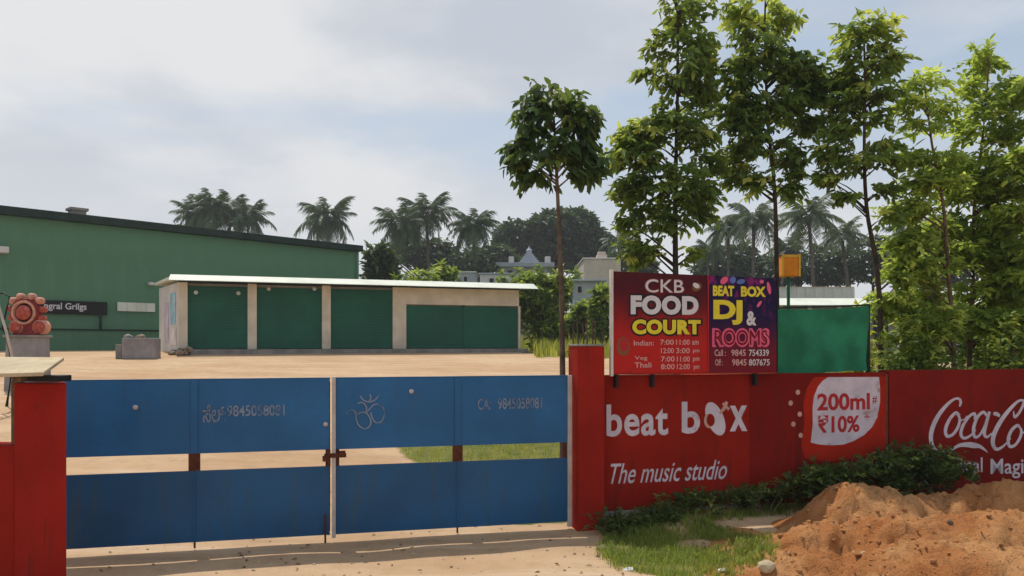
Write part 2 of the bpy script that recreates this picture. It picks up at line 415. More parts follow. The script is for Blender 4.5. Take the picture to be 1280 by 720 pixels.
def leafy_tree(name, label, cat, basepx, Y, trunk, blobs, mat, bark, r0, nclump, per, ln, wd, droop, young_p=.1,
               seed=1, twig=.3, group=None, limbs=26, r_end=.25, big_leaf=0, depth=1.0, shell=.3, shrink=.5):
    rs = np.random.RandomState(seed); q = random.Random(seed)
    bx = PX(basepx, Y); bz = zg(bx, Y); base = Vector((bx, Y, bz - .05))
    t = thing(name, label, cat, base, 0, group)
    pts = [Vector((0, 0, 0))]
    for i, (px, py) in enumerate(trunk):
        v = P(px, py, Y) - base; v.y = .10 * math.sin(i * 1.7 + seed) * min(1, i); pts.append(v)
    # smooth trunk
    cp = [pts[0]] + pts + [pts[-1]]; sm = []
    for i in range(1, len(cp) - 2):
        for k in range(5):
            u = k / 5; a, b, c, d = cp[i - 1], cp[i], cp[i + 1], cp[i + 2]
            sm.append(.5 * ((2 * b) + (c - a) * u + (2 * a - 5 * b + 4 * c - d) * u * u + (3 * b - a - 3 * c + d) * u ** 3))
    sm.append(pts[-1])
    rr = [r0 * (1 + .5 * math.exp(-i * .8)) * (1 - (1 - r_end) * i / (len(sm) - 1)) for i in range(len(sm))]
    MB().tube(sm, rr, 9).build('trunk', bark, t, smooth=True)
    A = np.array([list(p) for p in sm])
    def axis_fn(C):
        z = np.clip(C[:, 2] - .25 * np.abs(C[:, 0] - np.interp(C[:, 2], A[:, 2], A[:, 0])), A[:, 2].min(), A[:, 2].max())
        return np.stack([np.interp(z, A[:, 2], A[:, 0]), np.interp(z, A[:, 2], A[:, 1]), z], 1)
    bl = []
    for b in blobs:
        px, py, rx, ry = b[:4]; yg = b[4] if len(b) > 4 else 0
        v = P(px, py, Y) - base; sh_ = (twig * .55 + ln * .45) * shrink
        ex = max(rx / F * Y - sh_, rx / F * Y * .35); ez = max(ry / F * Y - sh_ * .8, ry / F * Y * .35)
        bl.append((v.x + q.uniform(-.3, .3) * ex, q.uniform(-.3, .3) * ex, v.z + q.uniform(-.35, .35) * ez, ex * q.uniform(.85, 1.2), ex * depth, ez * q.uniform(.85, 1.2), ex * ez * max(.5, 1), yg))
    V, Fq, tint, C = crown_leaves(rs, bl, axis_fn, nclump, per, ln, wd, droop, young_p, twig, shell)
    np_mesh('crown', V, Fq, tint, mat, t, kind='stuff')
    if big_leaf:
        # large leaves on the outside of the crown that can be told apart one by one
        n = 3; metas = []
        for k in range(n):
            vv, ff = leaf_arrays(np.zeros((1, 3)), np.array([[1., 0, -.25]]), np.array([[0, 0, 1.]]), np.array([ln * 1.5]), np.array([wd * 1.5]))
            o = np_mesh('leaf', vv, ff, np.array([.15 + .3 * k]), mat, t); metas.append(o)
        tip = axis_fn(C); outv = C - tip
        order = np.argsort(-np.linalg.norm(outv, axis=1))[:big_leaf]
        for j, ci in enumerate(order):
            o = metas[j] if j < n else metas[j % n].copy()
            if j >= n: COL.objects.link(o); o.parent = t
            c = C[ci] + outv[ci] * .08
            az = math.atan2(outv[ci][1], outv[ci][0]) + q.uniform(-.6, .6)
            o.location = c; o.rotation_euler = (q.uniform(-.4, .4), q.uniform(.2, 1.1), az)
    # limbs to a sample of the sprays
    lb = MB(); sel = rs.choice(len(C), min(limbs, len(C)), replace=False)
    for ci in sel:
        c = Vector(C[ci]); a = Vector(axis_fn(C[ci:ci + 1])[0]); dd = (c - a).length
        a.z = max(a.z - dd * .45, A[:, 2].min() + .3 * (A[:, 2].max() - A[:, 2].min()))
        a.x = float(np.interp(a.z, A[:, 2], A[:, 0])); a.y = float(np.interp(a.z, A[:, 2], A[:, 1]))
        mid = a.lerp(c, .55) + Vector((0, 0, dd * .06))
        lb.tube([a, mid, c], [r0 * .3, r0 * .2, r0 * .08], 5)
    if sel.size: lb.build('limbs', bark, t, smooth=True)['kind'] = 'stuff'
    return t

def bush(name, label, cat, px, py0, py1, rx, Y, mat, nclump, per, ln, wd, seed, young=.1, droop=.2, group=None, depth=.7, base=None, twig=.2):
    """a shrub: a few lobes of leaf sprays over short stems"""
    rs = np.random.RandomState(seed); q = random.Random(seed)
    x = PX(px, Y); z0 = zg(x, Y) if base is None else base
    t = thing(name, label, cat, (x, Y, z0 - .03), 0, group)
    top = CAMZ - (py0 - HY) / F * Y - z0; ex = rx / F * Y
    bl = [(0, 0, top * .45, ex * .8, ex * depth * .8, top * .5, 1, 0)]
    for k in range(5):
        h = top * q.uniform(.45, .8)
        bl.append((q.uniform(-.7, .7) * ex, q.uniform(-.5, .5) * ex * depth, h, ex * q.uniform(.3, .45), ex * depth * .4, min(top - h, top * .3), .35, .08 * k))
    V, Fq, tint, C = crown_leaves(rs, bl, lambda c: np.stack([c[:, 0] * .2, c[:, 1] * .2, c[:, 2] * .5], 1), nclump, per, ln, wd, droop, young, twig)
    V[:, 2] = np.maximum(V[:, 2], .0)
    np_mesh('foliage', V, Fq, tint, mat, t, kind='stuff')
    s = MB()
    for ci in rs.choice(len(C), min(9, len(C)), replace=False):
        c = Vector(C[ci]); s.tube([(c.x * .15, c.y * .15, 0), Vector((c.x * .5, c.y * .5, c.z * .6)), c], [.02 + ex * .01, .015 + ex * .006, .005], 5)
    s.build('stems', 'bark', t, smooth=True)['kind'] = 'stuff'
    return t

# ================================================================== GROUND
def axis_vals(segs):
    v = []
    for a, b, s in segs: v += list(np.arange(a, b, s))
    return sorted(set(np.round(v + [segs[-1][1]], 4)))
def geo(a, b, n): return list(np.round(a + (b - a) * (np.arange(1, n + 1) / n) ** 3, 2))
xs = sorted(set([-v for v in geo(9, 900, 22)] + axis_vals([(-9, 11, .11)]) + geo(11, 900, 22)))
ys = sorted(set([-v for v in geo(0, 300, 10)] + axis_vals([(0, 6, .4), (6, 14, .1), (14, 40, .5)]) + geo(40, 1500, 26)))
gv = np.array([(x, y, zg(x, y)) for y in ys for x in xs]); nx_, ny_ = len(xs), len(ys)
ii = np.arange(nx_ - 1)[None, :] + np.arange(ny_ - 1)[:, None] * nx_
gf = np.stack([ii, ii + 1, ii + 1 + nx_, ii + nx_], -1).reshape(-1, 4)
def grass_cover(x, y):
    """how much grass grows at a spot"""
    s = sdist(x, y); n_ = noise.noise((x * .5, y * .5, 7.7)); n2_ = noise.noise((x * 2.2, y * 2.2, 1.7))
    g = 0
    if s > .3:      # patch behind the right leaf and the wall
        edge = -1.35 - .42 * (s - 3.0) + .35 * n_
        g = sstep(x, edge - .25, edge + .35) * (1 - sstep(s, 6.5 + n_, 8.5 + n_)) 
        g = max(g, sstep(x, 3.2 + .8 * n_, 4.6 + .8 * n_) * sstep(s, 0, .5) * (1 - sstep(y, 27, 30)))
    elif s < -.1:   # bank at the foot of the wall, left of the soil heap
        cx_, cy_ = 1.95, 8.75
        d = ((x - cx_) / 1.15) ** 2 + ((y - cy_) / 1.45) ** 2
        g = 1 - sstep(d + .45 * n_ + .35 * n2_, .45, 1.05)
        g = max(g * (.72 + 1.1 * n2_ + .5 * n_), sstep(s, -.9 + .3 * n2_, -.4 + .3 * n2_) * sstep(x, 1.0, 1.6) * (.55 + .9 * n2_))
    if y > 33:
        g = max(g, sstep(y, 34 + 2 * n_, 40 + 2 * n_) * .9)
        if x > .4: g = max(g, sstep(y, 31, 34))
    if x > .9 and y > 24: g = max(g, sstep(y + 1.5 * n_, 29, 32))
    return g
cov = np.array([grass_cover(v[0], v[1]) for v in gv])
me = bpy.data.meshes.new('ground')
ground = np_mesh('ground', gv, gf, cov, 'red_wall', per=1); ground['kind'] = 'structure'
ground.data.polygons.foreach_set('use_smooth', [True] * len(ground.data.polygons))
def ground_mat():
    m, t, p, o = newmat('sandy_ground')
    tcn = t.nodes.new('ShaderNodeTexCoord'); v = tcn.outputs['Object']
    a = tnoise(t, v, .35, 5); b = tnoise(t, v, 3.5, 6, .6); c = tnoise(t, v, 45, 4, .7)
    sand = mixrgb(t, ramp(t, a, .3, .7), (.46, .29, .165, 1), (.55, .385, .24, 1))
    sand = mixrgb(t, ramp(t, b, .45, .75, 0, .55), sand, (.36, .23, .13, 1))
    sand = mixrgb(t, ramp(t, c, .5, .75, 0, .45), sand, (.28, .19, .12, 1))
    sand = mixrgb(t, ramp(t, c, .42, .28, 0, .3), sand, (.62, .5, .38, 1))
    # tyre tracks: long streaks along the drive
    mpn = t.nodes.new('ShaderNodeMapping'); mpn.inputs['Scale'].default_value = (.22, 3.0, 1); mpn.inputs['Rotation'].default_value = (0, 0, -.2)
    t.links.new(v, mpn.inputs[0])
    st = tnoise(t, mpn.outputs[0], 1.0, 5, .6)
    sand = mixrgb(t, ramp(t, st, .52, .66, 0, .5), sand, (.60, .45, .31, 1))
    sand = mixrgb(t, ramp(t, st, .46, .36, 0, .4), sand, (.36, .24, .145, 1))
    g = mixrgb(t, ramp(t, b, .3, .7), (.09, .115, .03, 1), (.19, .18, .055, 1))
    at = t.nodes.new('ShaderNodeAttribute'); at.attribute_name = 'tint'
    mm = t.nodes.new('ShaderNodeMath'); mm.operation = 'ADD'; t.links.new(at.outputs['Fac'], mm.inputs[0])
    m2 = t.nodes.new('ShaderNodeMapRange'); t.links.new(b, m2.inputs[0]); m2.inputs[3].default_value = -.3; m2.inputs[4].default_value = .3
    t.links.new(m2.outputs[0], mm.inputs[1])
    col = mixrgb(t, ramp(t, mm.outputs[0], .35, .7), sand, g)
    t.links.new(col, p.inputs['Base Color']); p.inputs['Roughness'].default_value = .95
    p.inputs['Specular IOR Level'].default_value = .1
    ad_ = t.nodes.new('ShaderNodeMath'); ad_.operation = 'ADD'; t.links.new(b, ad_.inputs[0]); t.links.new(c, ad_.inputs[1])
    bump(t, p, ad_.outputs[0], .55, .03)
    return m
ground.data.materials[0] = ground_mat()

# ================================================================== BLUE GATE (two leaves)
def gate_z(px, py): return wz(px, py)
ZB, Z1, Z2, ZT = .095, .925, 1.125, 1.995     # bottom, top of lower panel, bottom of upper panel, top
def gate_leaf(pl, pm, pr, label, hinge_left):
    u0, um, u1 = wu(pl), wu(pm), wu(pr)
    t = thing('gate_leaf', label, 'gate', wpt(u0, 0, 0), ROTW, 'two leaves of the blue gate')
    w, mid = u1 - u0, um - u0
    tk = .004
    for (a, b) in ((.012, mid - .006), (mid + .006, w - .012)):
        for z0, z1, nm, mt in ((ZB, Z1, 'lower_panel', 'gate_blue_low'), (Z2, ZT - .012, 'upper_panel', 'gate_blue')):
            # slightly dished sheet
            nxp, nzp = 16, 10; vs = []; fs = []
            for j in range(nzp + 1):
                for i in range(nxp + 1):
                    x = a + (b - a) * i / nxp; z = z0 + (z1 - z0) * j / nzp
                    e = math.sin(math.pi * i / nxp) * math.sin(math.pi * j / nzp)
                    vs.append((x, -.004 + .010 * e * noise.noise((x * 1.3 + u0, z * 1.7, u0)), z))
            for j in range(nzp):
                for i in range(nxp): k = j * (nxp + 1) + i; fs.append((k, k + 1, k + nxp + 2, k + nxp + 1))
            mb = MB(); mb.add(vs, fs); o = mb.build(nm, mt, t)
            sd = o.modifiers.new('sheet', 'SOLIDIFY'); sd.thickness = .004; sd.offset = 1
    # frame behind the sheets
    for z in (ZB + .002, Z1 - .042, Z2 + .002, ZT - .04):
        MB().box(.006, w - .006, .006, .042, z, z + .038).build('rail', 'rust' if z in (Z1 - .042,) else 'gate_blue_low', t, .003)
    for x in (.03, mid, w - .03):
        MB().box(x - .028, x + .028, .008, .05, ZB + .045, ZT - .045).build('upright', 'rust', t, .003)
    # cover strip over the panel joint, standing proud of the sheets
    MB().box(mid - .04, mid + .04, -.022, -.018, Z2 + .005, ZT - .02).build('cover_strip', 'gate_blue', t, .002)
    MB().box(mid - .012, mid + .012, -.022, -.018, ZB + .005, Z1 - .01).build('cover_strip', 'gate_blue_low', t, .002)
    MB().box(mid - .065, mid + .065, -.004, .007, Z1 - .05, Z2 + .05).build('joining_plate', 'rust', t, .004)
    # thin dark top edge
    MB().box(0, w, -.012, .045, ZT - .010, ZT).build('top_edge', 'gate_blue_low', t, .002)
    return t, u0, w, mid
lg, lu0, lw, lmid = gate_leaf(62, 243, 413, 'left leaf of the blue steel gate with a phone number scrawled on it', True)
rg, ru0, rw, rmid = gate_leaf(418, 572, 709.5, 'right leaf of the blue steel gate with a white om sign on it', False)
# meeting pole on the right leaf, latch, drop bolt
MB().box(-.030, .016, -.045, .03, .06, ZT + .01).build('meeting_pole', 'pole_pale', rg, .006)
MB().box(-.12, .14, -.06, -.047, 1.03, 1.085).box(-.14, -.05, -.075, -.061, .99, 1.06).box(.05, .13, -.075, -.061, 1.05, 1.115).build('latch', 'rust', rg, .004)
MB().box(-.085, -.045, -.07, -.03, .93, 1.13).build('latch_bracket', 'rust', rg, .003)
MB().tube([(lw - .06, -.03, .35), (lw - .06, -.03, .005)], .012).build('drop_bolt', 'rust', lg)
MB().box(rw - .004, rw + .055, -.03, .03, .03, ZT - .0).build('hinge_pole', 'pole_pale', rg, .006)
# small caster under each joint
for tt, m_ in ((lg, lmid), (rg, rmid)):
    MB().tube([(m_, .02, .095), (m_, .02, .02)], .012).build('foot_rod', 'rust', tt)
# scrawled lettering and marks
def gtext(s, leafu, px0, px1, py0, py1, parent, **k):
    pc = (px0 + px1) / 2
    return text(s, wu(px0) - leafu, wu(px1) - leafu, wz(pc, py1), wz(pc, py0), -.019, 'letter_gate', parent, **k)
gtext('\u0cb8\u0cc6\u0cb2\u0ccd:', lu0, 254, 283, 505, 528, lg, offset=.012)
gtext('9845058081', lu0, 284, 356, 506, 520, lg, offset=.015)
gtext('CA:', ru0, 597, 613, 498, 512, rg, offset=.015)
gtext('9845058081', ru0, 622, 677, 497, 511, rg, offset=.015)
# om sign drawn as strokes
def zp(zx, zy, s=5.54, ox=400, oy=470): return (ox + zx / s, oy + zy / s)
mb = MB(); kk = 0
for st in ([(185, 262), (195, 240), (225, 235), (248, 255), (250, 290), (265, 335), (300, 362), (335, 355), (352, 320), (340, 280), (318, 255), (290, 250), (262, 262)],
           [(318, 252), (345, 225), (375, 197), (415, 198), (443, 235), (440, 285), (418, 318), (385, 320), (362, 290), (350, 250)],
           [(262, 190), (290, 182), (318, 205), (322, 245)],
           [(278, 135), (300, 165), (335, 178), (375, 168), (410, 130)], [(345, 125), (352, 150), (343, 172)]):
    pts = []
    for (a, b) in st:
        px, py = zp(a, b); pts.append((wu(px) - ru0, wz(px, py), .017))
    kk += 1; ribbon(mb, pts, -.0175 - .0004 * kk)
mb.build('om_sign', 'letter_gate', rg)
def gate_knob(px, py, par, u0): MB().lathe([(.012, 0), (.028, .004), (.03, .012), (.018, .026), (.004, .03)], 12, (wu(px) - u0, -.016, wz(px, py)), 'y').build('bolt_head', 'pole_pale', par, smooth=True)
gate_knob(514, 489, rg, ru0); gate_knob(170, 509, lg, lu0); gate_knob(407, 530, lg, lu0)

# ================================================================== RED PILLAR AND COMPOUND WALL
def wbox(px0, px1, z0, z1, v0, v1): return wu(px0), wu(px1), z0, z1, v0, v1
up0, up1 = wu(715.5), wu(750.5)
pt = thing('gate_pillar', 'square red painted pillar between the blue gate and the lettered red wall', 'pillar', wpt(up0, 0, 0), ROTW)
pw = up1 - up0
MB().box(.02, pw, -.16, .24, -.15, 2.37).build('shaft', 'red_pillar', pt, .012)
MB().box(.01, pw + .01, -.17, .25, 2.372, 2.40).build('cap', 'concrete', pt, .008)

cw0, cw1 = wu(749), wu(1640)
cw = thing('compound_wall', 'long red painted boundary wall with white hand painted adverts', 'wall', wpt(cw0, 0, 0), ROTW)
pA, pB = wu(937) - cw0, wu(1112) - cw0
WT = 1.985
MB().box(0, pA, 0, .2, .20, WT).build('wall_panel', 'red_wall', cw, .008)
MB().box(pA + .002, pB - .02, .035, .22, -.1, WT).build('wall_panel', 'red_dark', cw, .008)
MB().box(pB + .03, cw1 - cw0, .045, .23, -.1, WT + .03).build('wall_panel', 'red_dark', cw, .008)
MB().box(-.01, pA, -.012, .22, -.15, .198).build('plinth', 'concrete', cw, .01)
MB().box(pB - .018, pB + .028, .07, .2, -.1, WT - .02).build('joint_post', 'wood', cw)
def ctext(s, px0, px1, py0, py1, v, mat='letter', **k):
    pc = (px0 + px1) / 2
    zz = (wz(pc, py1), wz(pc, py0))
    return text(s, wu(px0) - cw0, wu(px1) - cw0, zz[0], zz[1], v, mat, cw, **k)
ctext('beat', 758, 835, 505, 545, -.004, offset=.022, spacing=1.06)
ctext('b', 852, 875, 502, 542, -.004, offset=.026)
ctext('x', 912, 934, 507, 539, -.004, offset=.03)
ctext('The music studio', 758, 912, 577, 602, -.004, offset=.006, shear=.25)
# the o of box: a tilted white cup shape with a red disc
def ellipse(px, py, rx, rz, ang=0, n=22):
    c = (wu(px) - cw0, wz(px, py)); ca, sa = math.cos(ang), math.sin(ang)
    return [(c[0] + rx * math.cos(2 * math.pi * i / n) * ca - rz * math.sin(2 * math.pi * i / n) * sa,
             c[1] + rx * math.cos(2 * math.pi * i / n) * sa + rz * math.sin(2 * math.pi * i / n) * ca) for i in range(n)]
def flat(name, pts, v, mat, par=None):
    mb = MB(); mb.add([(x, v, z) for x, z in pts], [tuple(range(len(pts)))]); return mb.build(name, mat, par or cw)
flat('lettering', ellipse(894, 523.5, .125, .245, .42), -.004, 'letter')
flat('lettering', ellipse(885.5, 526, .068, .1, .1), -.0065, 'letter_pink')
flat('lettering', ellipse(888, 525, .06, .085, .1), -.009, 'red_wall')
mb = MB(); ribbon(mb, [(wu(899) - cw0, wz(899, 517), .03), (wu(905) - cw0, wz(905, 510), .05), (wu(908) - cw0, wz(908, 502), .045)], -.0068)
mb.build('lettering', 'letter_pink', cw); mb = MB()
ribbon(mb, [(wu(903) - cw0, wz(903, 504), .03), (wu(911) - cw0, wz(911, 512), .04)], -.0074)
mb.build('lettering', 'letter_pink', cw)
# pale dots
for px, py in ((999, 490.5), (990, 504), (1001.3, 518), (993.3, 530.5), (1002.5, 544.5)):
    flat('painted_dot', ellipse(px, py, .035, .037, 0, 12), .031, 'letter_pink')
# bright red field and the leaf-shaped badge
def wpoly(pts): return [(wu(a) - cw0, wz(a, b)) for a, b in pts]
flat('red_field', wpoly([(1019, 471.5), (1010, 486), (1006, 505), (1007, 530), (1003, 558), (1008, 573), (1040, 577), (1080, 572), (1109, 566), (1109.5, 471)]), .0325, 'red_bright')
badge = wpoly([(1037, 471.5), (1030, 476), (1024, 483.5), (1019, 496), (1017.3, 510), (1017.6, 530), (1015, 553.5), (1026, 556), (1041, 557), (1056, 556), (1068, 552), (1082, 544), (1092, 534), (1098.5, 522), (1101.8, 503), (1102, 486), (1100.5, 471.3)])
flat('badge', badge, .030, 'letter')
ctext('200ml', 1023, 1089, 491.5, 513, .0275, 'letter_red', offset=.03)
ctext('\u20b910%', 1024, 1076, 519, 541, .0275, 'letter_red', offset=.03)
ctext('*', 1082, 1089, 519, 527, .0275, 'letter_red', offset=.03)
ctext('#', 1092, 1098, 495, 505, .0275, 'letter_red', offset=.01)
# script advert
def czp(zx, zy): return (1140 + zx / 4.8, 470 + zy / 4.8)
strokes = [
 [(298, 185, 10), (305, 160, 20), (298, 140, 16), (272, 138, 14), (232, 165, 20), (180, 225, 27), (142, 295, 31), (126, 360, 30), (135, 420, 25), (170, 455, 16), (215, 455, 12), (258, 438, 16), (300, 418, 22), (345, 414, 30), (380, 418, 34), (420, 425, 22), (450, 445, 12), (468, 462, 4)],
 [(300, 240, 14), (275, 222, 18), (238, 262, 22), (214, 320, 24), (222, 362, 20), (258, 352, 18), (290, 305, 20), (298, 255, 18), (275, 222, 10)],
 [(300, 268, 12), (325, 262, 8), (345, 240, 8)],
 [(392, 262, 22), (388, 228, 18), (355, 245, 18), (318, 300, 22), (306, 350, 22), (325, 375, 18), (362, 360, 14), (395, 325, 8)],
 [(462, 240, 18), (440, 218, 18), (405, 250, 20), (382, 315, 24), (388, 365, 20), (415, 360, 16), (445, 310, 16), (472, 232, 18)],
 [(478, 215, 20), (458, 285, 24), (446, 345, 24), (462, 368, 16), (492, 345, 8)],
 [(500, 228, 16), (520, 228, 24), (540, 240, 16)],
 [(622, 205, 8), (628, 240, 18), (655, 215, 18), (682, 160, 20), (682, 140, 14), (650, 145, 16), (600, 195, 24), (545, 270, 30), (505, 350, 32), (498, 410, 28), (520, 440, 20), (560, 420, 14), (605, 370, 8)],
 [(662, 305, 14), (645, 290, 18), (610, 322, 22), (590, 375, 24), (598, 418, 20), (630, 410, 18), (660, 365, 20), (668, 318, 18), (645, 290, 10)],
 [(668, 330, 10), (700, 325, 8), (740, 250, 14), (775, 170, 18), (768, 140, 12), (745, 170, 18), (715, 270, 24), (700, 370, 24), (715, 410, 18), (745, 390, 8)],
 [(838, 310, 18), (818, 290, 18), (782, 322, 20), (760, 380, 24), (766, 425, 20), (795, 420, 16), (822, 375, 16), (850, 300, 18)],
 [(856, 285, 20), (838, 350, 24), (828, 405, 24), (846, 430, 16), (900, 395, 6)]]
mb = MB()
for i, st in enumerate(strokes):
    pts = []
    for a, b, w_ in st:
        px, py = czp(a, b + (max(0, a - 500) * .05)); pts.append((wu(px) - cw0, wz(px, py), w_ / 4.8 / F * wallY(px)))
    ribbon(mb, pts, .040 - .0005 * i)
mb.build('script_lettering', 'letter', cw)
ctext('Real', 1198, 1231, 572, 591, .040, offset=.012, slope=-.02)
ctext('Magic', 1241, 1293, 573, 598, .040, offset=.012, slope=-.02)

# left entrance wall with an opening, nearer the camera
YL = 7.2
def LXZ(px, py): return (PX(px, YL), CAMZ - (py - HY) / F * YL)
xr, zt = LXZ(83, 479); xl, _ = LXZ(17, 479); x2, zlow = LXZ(-140, 557)
lw_ = thing('entrance_wall', 'red painted wall end at the left edge with a cut out at its top', 'wall', (xl, YL, 0))
mb = MB(); w_ = xr - xl; vs = [(0, 0, -.1), (w_, 0, -.1), (w_ - .2, .32, -.1), (0, .32, -.1)]; vs += [(a, b, zt) for a, b, c in vs]
mb.add(vs, [(3, 2, 1, 0), (4, 5, 6, 7), (0, 1, 5, 4), (1, 2, 6, 5), (2, 3, 7, 6), (3, 0, 4, 7)]); mb.build('wall_block', 'red_pillar', lw_, .012)
MB().box(x2 - xl, -.002, .01, .3, -.1, zlow).build('wall_block', 'red_wall', lw_, .012)
pp = thing('wooden_post', 'short grey brown post on the low wall at the left edge', 'post', (LXZ(12.5, 0)[0], YL + .12, zlow))
MB().box(-.038, .034, -.05, .05, 0, zt - zlow + .02).build('post', 'wood', pp, .006)
# loose board on top
bd = thing('board', 'pale loose board lying tilted on top of the red wall end', 'board', (xl + .1, YL, zt + .02))
c8 = [LXZ(-60, 484), LXZ(85, 468)]
x0 = c8[0][0] - (xl + .1); x1 = c8[1][0] - (xl + .1)
mb = MB(); th = .035
def bz(x, y): return .065 + .03 * (x - x0) / (x1 - x0) + .26 * max(0, y + .1)
top = [(x0, -.3), (x1 - .05, -.3), (x1 - .27, .40), (x0, .5)]
vs = [(x, y, bz(x, y)) for x, y in top] + [(x, y, bz(x, y) - th) for x, y in top]
mb.add(vs, [(0, 1, 2, 3), (7, 6, 5, 4), (0, 4, 5, 1), (1, 5, 6, 2), (2, 6, 7, 3), (3, 7, 4, 0)])
mb.build('plank', 'board', bd, .006)
MB().box(x1 - .32, x1 - .02, -.1, .1, .0, .055).build('packing_piece', 'black_metal', bd, .008)
MB().box(-.05, .03, -.1, .1, -.005, .045).build('packing_piece', 'wood', bd, .006)

# ================================================================== SHOP ROW WITH GREEN SHUTTERS
A = Vector((PX(223, 30), 30)); B = Vector((PX(649, 34.5), 34.5))
dv = (B - A).normalized(); SA = math.atan2(dv.y, dv.x); SL = (B - A).length
zb = 2.1
def shop_x(px):        # distance along the front for a pixel column
    k = (px - CX) / F; return (k * A.y - A.x) / (dv.x - k * dv.y)
sh = thing('shop_row', 'low row of shops with five green shutters under a pale flat roof', 'shop building', (A.x, A.y, zb), SA)
H_ = 2.72; TOPZ = 2.90; DEP = 5.2
xs_ = {k: shop_x(k) for k in (223, 234.5, 309.5, 321, 402.5, 413.5, 491, 508, 579.5, 582, 648)}
def shutter(px0, px1, ztop, v=.10):
    a, b = xs_[px0], xs_[px1]; n = 22; vs = []; fs = []
    for i in range(n + 1):
        z = .12 + (ztop - .12) * i / n
        vs += [(a, v - .003, z), (b, v - .003, z), (a, v + .004, z + .055), (b, v + .004, z + .055)] if i < n else []
    for i in range(n):
        k = 4 * i; fs.append((k, k + 1, k + 3, k + 2))
        if i < n - 1: fs.append((k + 2, k + 3, k + 5, k + 4))
    mb = MB(); mb.add(vs, fs); o = mb.build('shutter', 'shutter', sh)
    MB().box(a + .02, b - .02, v - .03, v - .014, .12, .2).build('bottom_rail', 'shutter', o)
    return o
for a, b, zt_ in ((234.5, 309.5, H_ - .07), (321, 402.5, H_ - .07), (413.5, 491, H_ - .07), (508, 579.5, 1.98), (582, 648, 1.98)): shutter(a, b, zt_)
for a, b in ((223, 234.5), (309.5, 321), (402.5, 413.5)):
    MB().box(xs_[a], xs_[b], -.02, .22, .09, H_).build('pillar', 'tan_plaster', sh, .012)
MB().box(xs_[491], xs_[508], 0, .22, .09, H_).build('pillar', 'tan_plaster', sh, .012)
MB().box(xs_[508] + .002, SL, .01, .22, 2.0, H_ - .002).build('lintel', 'tan_plaster', sh, .01)
MB().box(xs_[579.5], xs_[582], .06, .2, .09, 2.0).build('mullion', 'shutter', sh)
MB().box(xs_[648] + .003, SL + .06, -.01, .22, .09, 1.998).build('pillar', 'tan_plaster', sh, .01)
MB().box(-.25, SL + .3, -.35, .2, -.35, .088).build('plinth', 'concrete', sh, .015)
# flank wall running back on the left, slightly splayed
Bk = Vector((PX(199, 33.4), 33.4)); rel = Bk - A
fx, fy = rel.x * dv.x + rel.y * dv.y, -rel.x * dv.y + rel.y * dv.x
mb = MB(); vs = [(0.004, .0, 0), (fx, fy, 0), (fx + .2, fy + .05, 0), (.2, .22, 0)]
vs = vs + [(a, b, H_ - .01) for a, b, c in vs]
mb.add(vs, [(0, 1, 5, 4), (1, 2, 6, 5), (2, 3, 7, 6), (3, 0, 4, 7), (4, 5, 6, 7), (3, 2, 1, 0)]); mb.build('flank_wall', 'white_wall', sh)
fd = Vector((fx, fy, 0)).normalized(); fn = Vector((-fd.y, fd.x, 0))
if fn.x > 0: fn = -fn
for q0, q1, z0, z1, mt in ((.55, 1.6, 1.1, 2.35, 'ink_blue_poster'), (1.9, 2.9, .35, 2.0, 'ink_lilac_poster'), (.4, 1.5, .25, .95, 'ink_pale_poster')):
    if mt not in M:
        c = {'ink_blue_poster': (.28, .52, .60), 'ink_lilac_poster': (.55, .48, .58), 'ink_pale_poster': (.66, .6, .6)}[mt]
        M[mt] = paint(mt, c, .6, .25, 1.6, (.62, .6, .6), .8, .52)
    mb = MB(); pv = [fd * q + fn * .012 + Vector((0, 0, z)) for q, z in ((q0, z0), (q1, z0), (q1, z1), (q0, z1))]
    mb.add(pv, [(0, 1, 2, 3)]); mb.build('poster', mt, sh)
MB().box(xs_[491], SL, .25, DEP, 0, H_ - .02).build('rear_block', 'tan_plaster', sh)
MB().box(.25, xs_[491] - .003, .3, DEP, 0, H_ - .02).build('rear_block', 'tan_plaster', sh)
mb = MB(); ol, orr, of = -.28, SL + .55, -.7
pr = [(ol, of + .5), (orr, of + .5), (orr - .3, DEP + .3), (fx - .25, fy + .6)]
vs = [(a, b, H_ + .10 + .012 * b) for a, b in pr] + [(a, b, H_ + .21 + .012 * b) for a, b in pr]
mb.add(vs, [(3, 2, 1, 0), (4, 5, 6, 7), (0, 1, 5, 4), (1, 2, 6, 5), (2, 3, 7, 6), (3, 0, 4, 7)]); mb.build('roof_sheet', 'roof_white', sh, .01)
mb = MB(); vs = [(ol, of - .02, H_ + .03), (orr + .1, of - .02, H_ + .03), (orr + .1, of + .62, H_ + .29), (ol, of + .62, H_ + .29)]
vs += [(a, b, c - .02) for a, b, c in vs]
mb.add(vs, [(0, 1, 2, 3), (7, 6, 5, 4), (0, 4, 5, 1), (1, 5, 6, 2), (2, 6, 7, 3), (3, 7, 4, 0)]); mb.build('eave_sheet', 'roof_white', sh)  # added bent eave, tilted so the sun brightens the roof's front band
MB().box(.0, SL, .0, .2, H_ + .002, H_ + .095).build('fascia', 'gutter', sh)
for px, py in ((245, 365.5), (298, 366.5), (336, 361), (393, 361)):
    x = shop_x(px); MB().lathe([(.03, 0), (.075, .02), (.085, .06), (.05, .1)], 10, (x, .07, CAMZ - (py - HY) / F * (A.y + x * dv.y) - zb), 'y').build('bulkhead_lamp', 'white_wall', sh, smooth=True)

